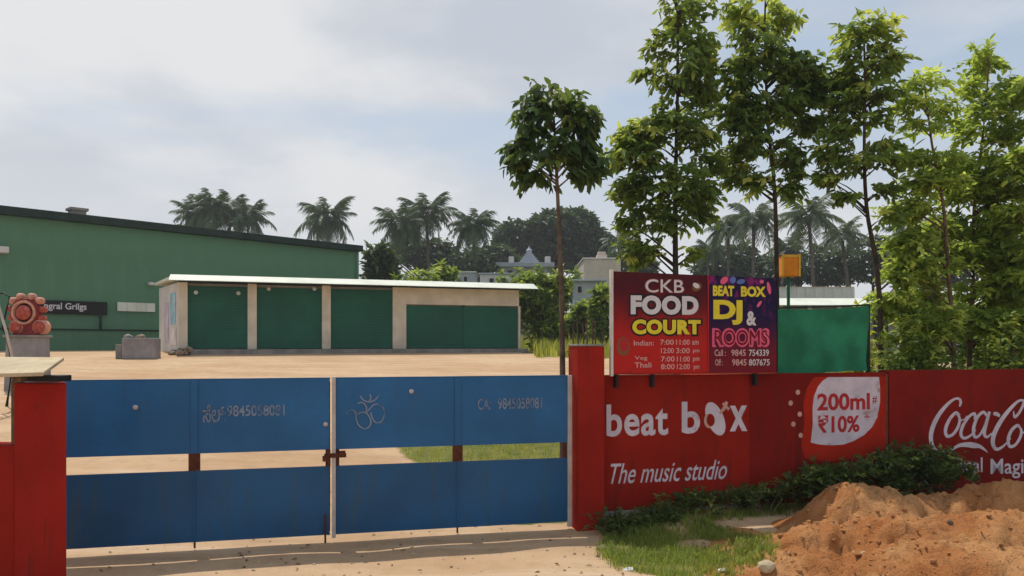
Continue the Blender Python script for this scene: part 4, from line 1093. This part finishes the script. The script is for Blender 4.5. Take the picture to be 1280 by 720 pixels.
# ================================================================== CREEPERS AT THE WALL FOOT
def creeper(name, label, lobes, n, per, ln, wd, seed, mat, young=.05):
    rs = np.random.RandomState(seed)
    c0 = lobes[0]; b = wpt(wu(c0[0]), c0[4], 0); b.z = zg(b.x, b.y)
    t = thing(name, label, 'plant', b)
    bl = []
    for px, py, rx, rz, v in lobes:
        Y = (GY + v / CT) / (1 - SLOPE * (px - CX) / F); p = P(px, py, Y)
        bl.append((p.x - b.x, p.y - b.y, p.z - b.z, rx / F * Y, min(.3, rx / F * Y * .8), rz / F * Y, rx * rz, 0))
        for _ in range(3): bl.append((p.x - b.x + rs.uniform(-1, 1) * rx / F * Y, p.y - b.y - rs.random() * .25, p.z - b.z + rs.uniform(-.4, 1.0) * rz / F * Y, .12, .1, .11, rx * rz * .16, .12))
    V, Fq, tint, C = crown_leaves(rs, bl, lambda c: np.stack([c[:, 0], c[:, 1] * .3 + .05, c[:, 2] * .6 - .15], 1), n, per, ln, wd, .1, young, .2, .25)
    wv = V + np.array(b); s = (wv[:, 1] - GY - SLOPE * wv[:, 0]) * CT; push = np.maximum(0, s + .02)
    V[:, 1] -= push
    fl = np.array([surf(a[0], a[1]) for a in (V[::6] + np.array(b))]); fl = np.repeat(fl, 6) - b.z + .005
    V[:, 2] = np.maximum(V[:, 2], fl)
    np_mesh('foliage', V, Fq, tint, mat, t, kind='stuff')
    s = MB()
    for ci in rs.choice(len(C), 14, replace=False):
        c = Vector(C[ci]); s.tube([(c.x * .9, c.y, 0), (c.x * .95, c.y, c.z * .5), c], .006, 5)
    s.build('stems', 'bark', t)['kind'] = 'stuff'
    return t
creeper('creeper', 'low dark green creeper sprawling at the foot of the wall beside the gate pillar',
        [(800, 655, 22, 11, -.35), (770, 660, 30, 10, -.3), (830, 645, 24, 10, -.35), (860, 632, 26, 10, -.25), (895, 626, 28, 9, -.2), (935, 625, 30, 10, -.25), (965, 622, 25, 12, -.25)], 420, 8, .065, .035, 5, 'leaf_creeper')
creeper('climbing_bush', 'dense dark green bush growing against the red wall below the white badge',
        [(1050, 605, 40, 22, -.3), (1000, 612, 30, 20, -.25), (1095, 598, 32, 26, -.3), (1140, 590, 40, 32, -.3), (1180, 592, 34, 28, -.3), (1120, 580, 26, 18, -.2), (1030, 595, 26, 14, -.2)], 880, 9, .07, .036, 6, 'leaf_creeper')

# ================================================================== NEAR TREES
leafy_tree('broadleaf_tree', 'lone slim tree with a round drooping dark crown behind the right gate leaf', 'tree', 704, 11.6,
    [(703, 440), (700, 330), (697, 240), (694, 170), (690, 112)],
    [(690, 122, 26, 26), (677, 158, 28, 30), (715, 155, 30, 32), (661, 195, 26, 28), (692, 195, 34, 30), (728, 190, 26, 26), (668, 216, 28, 20), (715, 212, 30, 16), (738, 208, 18, 18), (700, 140, 34, 24)],
    'leaf_dark', 'bark', .05, 240, 7, .18, .095, .8, .04, seed=3, twig=.22, big_leaf=90, limbs=40)
leafy_tree('broadleaf_tree', 'tall dense dark tree with a yellow green side branch behind the food court board', 'tree', 846, 12.6,
    [(846, 420), (845, 320), (846, 220), (846, 110), (846, 10)],
    [(850, 15, 32, 30), (835, 55, 26, 30), (862, 60, 26, 30), (815, 90, 18, 12), (848, 100, 38, 30), (870, 125, 24, 26), (835, 140, 30, 28), (850, 170, 40, 26), (805, 165, 36, 30, .55), (788, 190, 26, 30, .6), (815, 205, 34, 26, .2), (880, 195, 22, 18),
     (800, 225, 34, 28), (845, 225, 44, 34), (885, 215, 20, 12), (870, 255, 28, 36), (800, 265, 28, 28), (840, 280, 36, 26), (795, 300, 20, 16, .2), (825, 318, 36, 18, .45), (800, 325, 22, 12, .5), (855, 320, 18, 18, .2)],
    'leaf_mid', 'bark_dark', .065, 720, 9, .15, .075, .5, .03, seed=5, twig=.25, limbs=70, big_leaf=60)
leafy_tree('broadleaf_tree', 'tall dark tree with pale yellow flowering top behind the DJ half of the board', 'tree', 971, 12.9,
    [(971, 420), (970, 330), (966, 240), (962, 160), (958, 60), (955, 0)],
    [(950, 8, 40, 18, .75), (975, 25, 30, 14, .6), (940, 40, 30, 22, .2), (965, 65, 40, 28), (930, 90, 30, 28), (985, 95, 40, 32), (1015, 115, 26, 28), (940, 130, 40, 28), (975, 140, 46, 28), (925, 160, 26, 20), (1005, 160, 26, 20),
     (955, 180, 40, 22), (925, 210, 22, 30, .35), (985, 200, 24, 26), (945, 225, 26, 26, .25), (975, 235, 18, 24), (905, 190, 14, 12, .5), (893, 70, 16, 34, .5), (890, 115, 16, 20, .45)],
    'leaf_mid', 'bark_dark', .05, 800, 9, .14, .075, .55, .03, seed=8, twig=.24, limbs=70, big_leaf=60)
leafy_tree('broadleaf_tree', 'thin leaning tree with layered bright green top between the net and the pale trees', 'tree', 1101, 12.3,
    [(1101, 430), (1097, 340), (1087, 260), (1079, 190), (1078, 110), (1082, 40)],
    [(1085, 45, 32, 20, .3), (1070, 68, 26, 22, .25), (1105, 65, 24, 20, .1), (1075, 95, 30, 16), (1108, 85, 24, 10), (1090, 118, 30, 20), (1060, 130, 26, 18), (1085, 150, 34, 18), (1055, 165, 26, 14, .15), (1100, 180, 26, 14), (1050, 195, 26, 16, .2), (1080, 205, 34, 18, .1),
     (1045, 225, 24, 16, .2), (1100, 235, 18, 16), (1062, 245, 22, 12), (1105, 270, 18, 16)],
    'leaf_mid', 'bark_dark', .05, 330, 9, .15, .08, .4, .06, seed=11, twig=.25, limbs=60, big_leaf=60)
leafy_tree('pale_leafed_tree', 'narrow pale yellow green tree standing next to the leaning tree', 'tree', 1192, 12.5,
    [(1192, 430), (1186, 350), (1175, 260), (1166, 180), (1160, 105)],
    [(1160, 108, 24, 20, .45), (1148, 132, 24, 16, .4), (1172, 135, 22, 14, .3), (1160, 160, 28, 14), (1145, 195, 28, 18, .35), (1170, 200, 26, 18), (1155, 230, 34, 20, .2), (1150, 265, 38, 22, .1), (1140, 300, 36, 22), (1160, 330, 40, 20), (1135, 345, 30, 22, .2), (1130, 385, 34, 26, .15), (1168, 405, 40, 28, .1)],
    'leaf_light', 'bark', .045, 900, 9, .125, .06, .25, .1, seed=14, twig=.24, limbs=60)
leafy_tree('pale_leafed_tree', 'taller pale green tree with twin bushy top near the right edge', 'tree', 1212, 13.3,
    [(1212, 430), (1216, 350), (1222, 260), (1228, 170), (1232, 80)],
    [(1232, 82, 24, 22, .4), (1222, 108, 24, 16, .3), (1248, 112, 22, 16, .2), (1228, 140, 34, 20, .25), (1212, 165, 28, 20, .3), (1248, 170, 26, 24), (1225, 205, 40, 26, .1), (1205, 240, 36, 26), (1250, 240, 32, 30), (1225, 280, 48, 28), (1200, 315, 40, 24), (1248, 325, 40, 26), (1225, 360, 40, 24), (1210, 405, 44, 28, .1), (1258, 400, 40, 30, .15), (1180, 280, 24, 26, .1)],
    'leaf_light', 'bark', .05, 1450, 9, .13, .065, .25, .08, seed=17, twig=.25, limbs=70)
leafy_tree('pale_leafed_tree', 'darker pale leafed tree cut off by the right edge of the view', 'tree', 1300, 12.6,
    [(1300, 430), (1298, 340), (1297, 240), (1297, 140), (1296, 90)],
    [(1295, 110, 24, 24), (1305, 150, 34, 30), (1285, 200, 28, 28, .1), (1310, 230, 40, 36), (1280, 275, 28, 26), (1300, 310, 40, 28), (1290, 355, 40, 30, .1), (1285, 405, 40, 28, .2)],
    'leaf_light', 'bark', .05, 620, 9, .14, .07, .35, .08, seed=19, twig=.25, limbs=50)

# ================================================================== BUSHES behind the wall
bush('yellow_bush', 'bright yellow leafed bush top showing above the right end of the green net', 'bush', 1077, 352, 470, 22, 13.4, 'leaf_yellow', 170, 7, .12, .05, 31, .4, .2)
bush('shrub', 'leafy green shrub rising behind the wall right of the net post', 'shrub', 1140, 375, 470, 34, 11.9, 'leaf_bush', 320, 8, .12, .05, 32, .2, .35)
bush('shrub', 'spreading green shrub behind the wall above the script lettering', 'shrub', 1255, 385, 470, 46, 12.2, 'leaf_bush', 420, 8, .12, .05, 33, .15, .35)
bush('shrub', 'low yellowish shrub between the pale tree trunks and the red wall', 'shrub', 1190, 425, 470, 34, 11.9, 'leaf_bush', 200, 8, .11, .045, 34, .25, .35)
bush('shrub', 'tall pale green shrub filling the gap under the pale trees above the badge', 'shrub', 1158, 300, 470, 30, 13.0, 'leaf_light', 420, 9, .13, .055, 61, .15, .3)
bush('shrub', 'tall bushy pale shrub at the right edge above the script lettering', 'shrub', 1268, 300, 470, 40, 13.6, 'leaf_light', 520, 9, .13, .055, 62, .15, .3)
bush('shrub', 'low leafy shrub spilling over the top of the red wall near the script lettering', 'shrub', 1200, 448, 474, 28, 12.0, 'leaf_light', 200, 8, .10, .045, 63, .2, .4)
bush('shrub', 'dark shrub in the shade under the pale trees', 'shrub', 1215, 345, 470, 60, 15, 'leaf_mid', 420, 8, .15, .06, 35, .05, .35)
bush('shrub', 'dark shrub beyond the net at the right end of the pale shed', 'shrub', 1130, 335, 470, 34, 16, 'leaf_mid', 260, 8, .15, .06, 36, .1, .35)
bush('shrub', 'round dark shrub at the right end of the shop roof with yellow tips', 'shrub', 678, 338, 436, 34, 37.5, 'leaf_bush', 420, 8, .36, .17, 37, .12, .3)
bush('shrub', 'small shrub half hidden by the left post of the billboard', 'shrub', 752, 352, 436, 20, 36, 'leaf_bush', 220, 8, .34, .16, 38, .1, .3)
bush('shrub', 'yellow green hedge bush showing above the middle of the shop roof', 'shrub', 515, 330, 440, 42, 45, 'leaf_bush', 380, 8, .4, .2, 39, .35, .2)
bush('shrub', 'dark rounded shrub between the hall corner and the palms', 'shrub', 476, 306, 440, 28, 52, 'leaf_far', 380, 8, .5, .25, 40, .25, .2)
bush('shrub', 'dull green shrub right of the yellow green hedge bush', 'shrub', 560, 324, 440, 26, 50, 'leaf_bush', 300, 8, .45, .22, 41, .12, .2)
bush('shrub', 'green shrub in front of the temple roof', 'shrub', 645, 335, 440, 24, 60, 'leaf_bush', 240, 8, .5, .25, 42, .12, .2)

bush('shrub', 'leafy shrub hiding the foot of the cream house beside the lone tree trunk', 'shrub', 722, 376, 440, 22, 40, 'leaf_bush', 240, 8, .36, .17, 45, .1, .3)
bush('shrub', 'shrub with light tips right of the temple behind the lone tree trunk', 'shrub', 700, 340, 440, 26, 58, 'leaf_bush', 260, 8, .5, .25, 46, .15, .2)
bush('shrub', 'broad shrub left of the temple roof behind the white houses', 'shrub', 610, 318, 440, 26, 80, 'leaf_far', 300, 8, .6, .3, 47, .1, .2)
bush('shrub', 'dark shrub below the temple eave at its right corner', 'shrub', 668, 334, 440, 14, 66, 'leaf_bush', 160, 8, .5, .25, 48, .1, .2)

# thin stakes behind the gate pillar
q = random.Random(9); fst = thing('stake_fence', 'row of rough wooden stakes standing behind the gate pillar', 'fence', (PX(738, 11.6), 11.6, zg(PX(738, 11.6), 11.6)), ROTW)
for k, (px, py) in enumerate(((716, 404), (724, 398), (731, 404), (735.5, 392), (741, 396), (746, 402), (752, 408))):
    x = PX(px, 11.6) - PX(738, 11.6); top = CAMZ - (py - HY) / F * 11.6 - fst.location.z
    MB().tube([(x, 0, -.1), (x + q.uniform(-.02, .02), 0, top * .5), (x + q.uniform(-.04, .04), q.uniform(-.02, .02), top)], [.017, .015, .010], 6).build('stake', 'wood' if k % 2 else 'bark', fst)
for zz in (1.75, 2.2): MB().tube([(-.36, .024, zz), (.2, .024, zz + .03)], .009, 6).build('cross_rail', 'wood', fst)
bush('weed_clump', 'dark dry weed clump behind the gate pillar top', 'weed', 731, 414, 470, 7, 11.3, 'leaf_far', 60, 6, .07, .025, 44, .0, .3)

# ================================================================== FAR BUILDINGS
def house(name, label, cat, px0, px1, pytop, Y, mat, depth, windows=(), roof=None, rz=0, door=None):
    x0, x1 = PX(px0, Y), PX(px1, Y); z = zg((x0 + x1) / 2, Y) - .1; h = CAMZ - (pytop - HY) / F * Y - z
    t = thing(name, label, cat, ((x0 + x1) / 2, Y, z), rz); w = x1 - x0
    MB().box(-w / 2, w / 2, 0, depth, 0, h).build('wall', mat, t, .02)
    for a, b, c, d in windows:
        xa, xb = PX(a, Y) - t.location.x, PX(b, Y) - t.location.x; za, zb_ = CAMZ - (d - HY) / F * Y - z, CAMZ - (c - HY) / F * Y - z
        f = MB().box(xa - .06, xb + .06, -.06, -.002, za - .06, zb_ + .06).build('window', 'cream_wall', t)
        MB().box(xa, xb, -.075, -.061, za, zb_).build('pane', 'dark', f)
    if roof:
        ov, th_, rm = roof; MB().box(-w / 2 - ov, w / 2 + ov, -ov, depth + ov, h + .002, h + th_).build('roof', rm, t, .03)
    return t, w, h
t, w, h = house('temple', 'pale blue flat roofed temple with a small spire under the big round tree', 'temple', 628, 684, 334, 84, 'bluish_wall', 6, ((634, 641, 338, 345), (650, 657, 338, 345), (668, 675, 338, 345)), (.75, .45, 'bluish_wall'))
# spire: tiers stepping in
mb = MB(); cx_ = PX(662, 84) - t.location.x
for k in range(6):
    r = 1.2 * (1 - k / 6.6); mb.box(cx_ - r, cx_ + r, 2.4 - r, 2.4 + r, h + .47 + k * .25, h + .47 + k * .25 + .24)
mb.lathe([(.3, 0), (.36, .15), (.12, .4), (.02, .7)], 8, (cx_, 2.4, h + .47 + 6 * .25))
mb.build('spire', 'bluish_wall', t)
for k in (-1, 1):
    MB().box(cx_ + k * 2.0 - .3, cx_ + k * 2.0 + .3, .2, .8, h + .46, h + 1.2).build('corner_turret', 'white_wall', t, .05)
t, w, h = house('house', 'cream box shaped house with a roof tank left of the billboard top', 'house', 730, 776, 324, 62, 'cream_wall', 6, (), (.1, .12, 'white_wall'))
MB().box(-.3, .5, 1, 2, h + .12, h + .5).box(-.2, .4, 1.1, 1.9, h + .5, h + .75).build('roof_tank', 'cream_wall', t)
house('house', 'low grey blue shed with a sloping porch below the cream house', 'house', 718, 752, 352, 55, 'bluish_wall', 4, ((722, 727, 358, 366), (742, 747, 358, 368)), (.35, .15, 'bluish_wall'))
house('house', 'long low white house behind the right end of the shop roof', 'house', 600, 640, 343, 66, 'white_wall', 5, ((612, 617, 348, 354), (628, 633, 348, 354)), (.15, .12, 'bluish_wall'))
house('house', 'small grey white house behind the shop roof left of the long white house', 'house', 574, 594, 341, 60, 'bluish_wall', 4, ((580, 584, 346, 352),), (.1, .1, 'white_wall'))
# white shed with a bright eave right of the billboard, and a paler wall behind it
Yd = 42; x0, x1 = PX(968, Yd), PX(1400, Yd); z = 2.05
shd = thing('shed', 'long low shed with a bright white eave behind the green net', 'shed', (x0, Yd, z)); w = x1 - x0
hz_ = CAMZ - (381 - HY) / F * Yd - z
MB().box(0, w, .4, 4, 0, hz_).build('wall', 'pedestal', shd)
mb = MB(); vs = [(-.2, -.3, hz_ - .02), (w + .2, -.3, hz_ - .02), (w + .2, 1.0, hz_ + .42), (-.2, 1.0, hz_ + .42)]
vs += [(a, b, c - .03) for a, b, c in vs]
mb.add(vs, [(0, 1, 2, 3), (7, 6, 5, 4), (0, 4, 5, 1), (1, 5, 6, 2), (2, 6, 7, 3), (3, 7, 4, 0)]); mb.build('eave', 'roof_white', shd)  # eave shaped as a slope so that sunlight makes it bright
MB().box(0, w, 1.0, 4.2, hz_ + .002, hz_ + .3).build('roof', 'roof_white', shd)
for k in range(12): MB().box(.3 + k * 1.6, .5 + k * 1.6, .1, .3, 0, hz_).build('post', 'white_wall', shd)
for k in range(11): MB().box(.8 + k * 1.6, 1.6 + k * 1.6, .36, .398, .1, 1.7).build('doorway', 'dark', shd)
Yw = 62; x0, x1 = PX(975, Yw), PX(1066, Yw); z = 2.1; hw = CAMZ - (360 - HY) / F * Yw - z
wl = thing('white_wall', 'high whitewashed wall with pilasters seen over the shed eave', 'wall', (x0, Yw, z)); w = x1 - x0
MB().box(0, w, 0, .25, 0, hw).build('wall_face', 'white_wall', wl)
for k in range(9): MB().box(k * w / 8 - .12, k * w / 8 + .12, -.06, -.002, 0, hw).build('pilaster', 'white_wall', wl)
MB().box(-.1, w + .1, -.05, .3, hw + .002, hw + .1).build('coping', 'cream_wall', wl)

# ================================================================== PALMS
def frond_mesh(seed, mat, name='frond', L_=3.0, dr=.9, nl=30):
    rs = random.Random(seed); vs = []; fs = []; tn = []
    prev = None
    def axis(s):   # arching midrib in the x-z plane
        return Vector((L_ * (s - .12 * s ** 3), .12 * math.sin(s * 2.2 + seed), L_ * (.22 * s - dr * .62 * s ** 2.1)))
    # midrib
    m = 7
    for i in range(m + 1):
        p = axis(i / m); r = .035 * (1 - .85 * i / m); vs += [p + Vector((0, r, 0)), p + Vector((0, -r, 0)), p + Vector((0, 0, -r * 1.2))]
        if i:
            b = 3 * i
            fs += [(b - 3, b, b + 1, b - 2), (b - 2, b + 1, b + 2, b - 1), (b - 1, b + 2, b, b - 3)]
    for k in range(nl):
        s = .16 + .84 * (k + rs.random() * .5) / nl; p = axis(s); d = (axis(min(1, s + .03)) - axis(s - .03)).normalized()
        ll = L_ * .34 * (math.sin(math.pi * min(1, (.12 + .80 * s))) ** .6) * rs.uniform(.6, 1.15)
        for sd in (-1, 1):
            dirv = (d * .55 + Vector((0, sd, 0)) * .8 + Vector((0, 0, -.2 - .9 * rs.random()))).normalized()
            wv = d * rs.uniform(.045, .07) * L_ / 3
            e = p + dirv * ll + Vector((0, 0, -.16 * ll)); mdl = p + dirv * ll * .5
            n = len(vs); vs += [p - wv * .6, p + wv * .6, mdl + wv, e, mdl - wv]; fs += [(n, n + 1, n + 2, n + 4), (n + 4, n + 2, n + 3)]
    me = bpy.data.meshes.new(name); me.from_pydata([tuple(v) for v in vs], [], fs); me.update()
    a = me.attributes.new('tint', 'FLOAT', 'POINT'); a.data.foreach_set('value', [min(1, max(0, rs.gauss(.35 + .06 * (seed % 5), .1))) for _ in vs])
    me.materials.append(M[mat]); return me
FR = {'d': [frond_mesh(i, 'palm_leaf', dr=.55 + .22 * i) for i in range(5)], 'p': [frond_mesh(i + 10, 'palm_pale', dr=.55 + .22 * i) for i in range(5)]}
def palm(label, px, py, Y, size, seed, kind='d', nf=24, group=None, lean=0, low=-.75):
    q = random.Random(seed); x = PX(px, Y); top = Vector((x, Y, CAMZ - (py - HY) / F * Y)); gx_ = x - q.uniform(-1.3, 1.3); z = zg(gx_, Y)
    t = thing('coconut_palm', label, 'palm tree', (gx_, Y, z - .1), 0, 'coconut palms behind the yard'); b = Vector(t.location)
    h = top - b; pts = [Vector((0, 0, 0)), Vector((h.x * .15, 0, h.z * .3)), Vector((h.x * .5, .1, h.z * .65)), h]
    MB().tube(pts, [.26, .19, .16, .15], 8).build('trunk', 'palm_bark', t, smooth=True)
    for k in range(nf):
        el = 1 - (k + .5) / nf * (1 - low); az = k * 2.39996 + q.uniform(-.25, .25)   # elevation sine from +1 to low
        mi = min(4, max(0, int((1 - el) / (1 - low) * 4.9)))
        o = bpy.data.objects.new('frond', FR[kind][mi]); COL.objects.link(o); o.parent = t
        o.location = h + Vector((0, 0, .1)); s = size * q.uniform(.72, 1.15) / 3.0
        o.scale = (s, s * q.uniform(.75, 1.15), s * q.uniform(.8, 1.25))
        o.rotation_euler = Euler((q.uniform(-.3, .3), -math.asin(max(-.9, min(.95, el))) * .78, az), 'XYZ')
    mb = MB()
    for k in range(7):
        a = k * .9; mb.lathe([(.02, -.16), (.12, -.06), (.14, .04), (.08, .13), (.01, .17)], 7, (h.x + .25 * math.cos(a), h.y + .25 * math.sin(a), h.z - .25 - .06 * (k % 3)))
    mb.build('coconuts', 'palm_bark', t, smooth=True)
    return t
PL = [('palm crown at the left of the cluster above the green hall', 243, 268, 92, 2.7, 1, 'd'), ('tallest palm crown of the cluster above the green hall', 264, 259, 90, 3.2, 2, 'd'),
      ('palm crown in the middle of the cluster above the green hall', 286, 262, 95, 3.0, 3, 'd'), ('palm crown at the right of the cluster above the green hall', 309, 272, 92, 3.2, 4, 'd'),
      ('lone palm with splayed fronds above the right end of the hall', 411, 274, 88, 3.6, 5, 'd'),
      ('palm with drooping fronds just right of the hall corner', 500, 281, 80, 2.9, 6, 'd'), ('tallest palm right of the hall, second from its corner', 533, 268, 84, 3.3, 7, 'd'),
      ('shaggy dark palm between the hall palms and the round tree', 591, 283, 80, 3.0, 8, 'd'), ('palm peeking out right of the big round tree', 773, 303, 105, 3.2, 9, 'd'),
      ('small palm behind the left edge of the tall board tree', 886, 312, 90, 3.0, 10, 'd'), ('dark palm in the gap right of the tall board tree', 910, 288, 80, 3.3, 11, 'd'),
      ('pale fronded palm left of the lantern tree trunk', 942, 276, 70, 3.3, 12, 'p'), ('pale grey palm with wide fronds right of the orange lantern', 1011, 272, 66, 3.6, 13, 'p'),
      ('palm half hidden by the leaning tree', 1052, 295, 72, 3.2, 14, 'p'), ('palm low behind the orange lantern', 985, 312, 78, 3.0, 15, 'd'),
      ('palm hidden among the pale trees at the right', 1135, 290, 75, 3.3, 16, 'd'), ('palm at the far right behind the pale trees', 1265, 280, 75, 3.3, 17, 'd')]
for lb, px, py, Y, s, sd_, kd in PL: palm(lb, px, py, Y, s * (1.08 if sd_ < 9 else .85), sd_, kd, nf=34 if sd_ < 9 else 28, low=-.75 if sd_ < 9 else -.5)

# ================================================================== FAR TREES
def far_tree(label, px, pytop, rx, Y, seed, lobes, mat='leaf_far', n=900, leaf=.55, nm='spreading_tree'):
    leafy_tree(nm, label, 'tree', px, Y, [(px, HY - 10), (px + 2, (pytop + HY) / 2 + 10), (px, pytop + 25)], lobes, mat, 'bark_dark', .35, n, 7, leaf, leaf * .6, .25, .03, seed=seed, twig=.8, limbs=20, depth=.9, shell=.8, shrink=.9)
far_tree('big domed dark tree behind the temple', 690, 262, 62, 112, 50,
    [(700, 290, 48, 27), (725, 300, 30, 30), (665, 300, 44, 24), (640, 315, 30, 22), (685, 315, 60, 26), (745, 318, 16, 20), (718, 282, 28, 18), (690, 282, 30, 18)], n=3200, leaf=.75)
far_tree('dark bushy tree left behind the hall palms', 590, 300, 40, 100, 51, [(585, 325, 36, 18), (615, 322, 30, 20), (560, 328, 28, 16)], n=700, leaf=.6)
far_tree('dark tree mass behind the two palms right of the hall', 520, 300, 30, 100, 52, [(515, 318, 40, 20), (545, 315, 30, 24), (485, 325, 24, 16)], n=700, leaf=.6)
far_tree('green tree between the round tree and the board', 775, 318, 26, 100, 53, [(775, 330, 26, 16), (800, 335, 22, 18), (755, 335, 16, 12)], n=420, leaf=.6)
far_tree('green tree behind the DJ half of the board', 905, 318, 40, 96, 54, [(890, 335, 34, 20), (920, 330, 36, 24), (950, 335, 30, 26)], n=800, leaf=.6)
far_tree('grey green tree behind the orange lantern', 1000, 310, 40, 92, 55, [(985, 335, 36, 22), (1020, 332, 36, 26), (1045, 338, 26, 20)], n=800, leaf=.6)
far_tree('dark tree behind the leaning tree', 1090, 300, 40, 88, 56, [(1080, 325, 36, 30), (1110, 320, 36, 34), (1140, 325, 36, 30)], n=900, leaf=.6)
far_tree('dark tree far behind the pale trees at the right', 1220, 290, 60, 88, 57, [(1190, 320, 44, 34), (1235, 315, 44, 36), (1275, 320, 40, 34), (1320, 320, 40, 34)], n=1000, leaf=.6)
far_tree('brownish green tree peeking left of the hall cluster', 236, 282, 20, 105, 58, [(232, 290, 14, 10), (255, 288, 20, 10)], n=160, leaf=.6)
# far wooded skyline
rs = np.random.RandomState(77); bl = []
for k in range(46):
    a = -700 + k * 34; bl.append((a, 260 + 30 * math.sin(k * 1.3), zg(0, 240) + 4.5, 26, 14, 5.0 + 1.6 * math.sin(k * 2.1), 1, 0))
V, Fq, tint, C = crown_leaves(rs, bl, lambda c: c * np.array([1, 1, .5]), 5200, 6, 2.2, 1.3, .3, .02, 2.0, .8)
V[:, 2] = np.maximum(V[:, 2], 2.3); o = np_mesh('far_wood', V, Fq, tint, 'leaf_far', None, kind='stuff')

# ================================================================== HAZE
hb = MB().box(-960, 960, -330, 1560, -1.6, 26).build('haze', None); hb['kind'] = 'stuff'
m = bpy.data.materials.new('thin_haze'); m.use_nodes = True; t = m.node_tree; t.nodes.clear()
o = t.nodes.new('ShaderNodeOutputMaterial'); v = t.nodes.new('ShaderNodeVolumePrincipled')
v.inputs['Color'].default_value = (.93, .95, 1, 1); v.inputs['Density'].default_value = .0006; v.inputs['Anisotropy'].default_value = .2
t.links.new(v.outputs[0], o.inputs['Volume']); hb.data.materials.append(m)
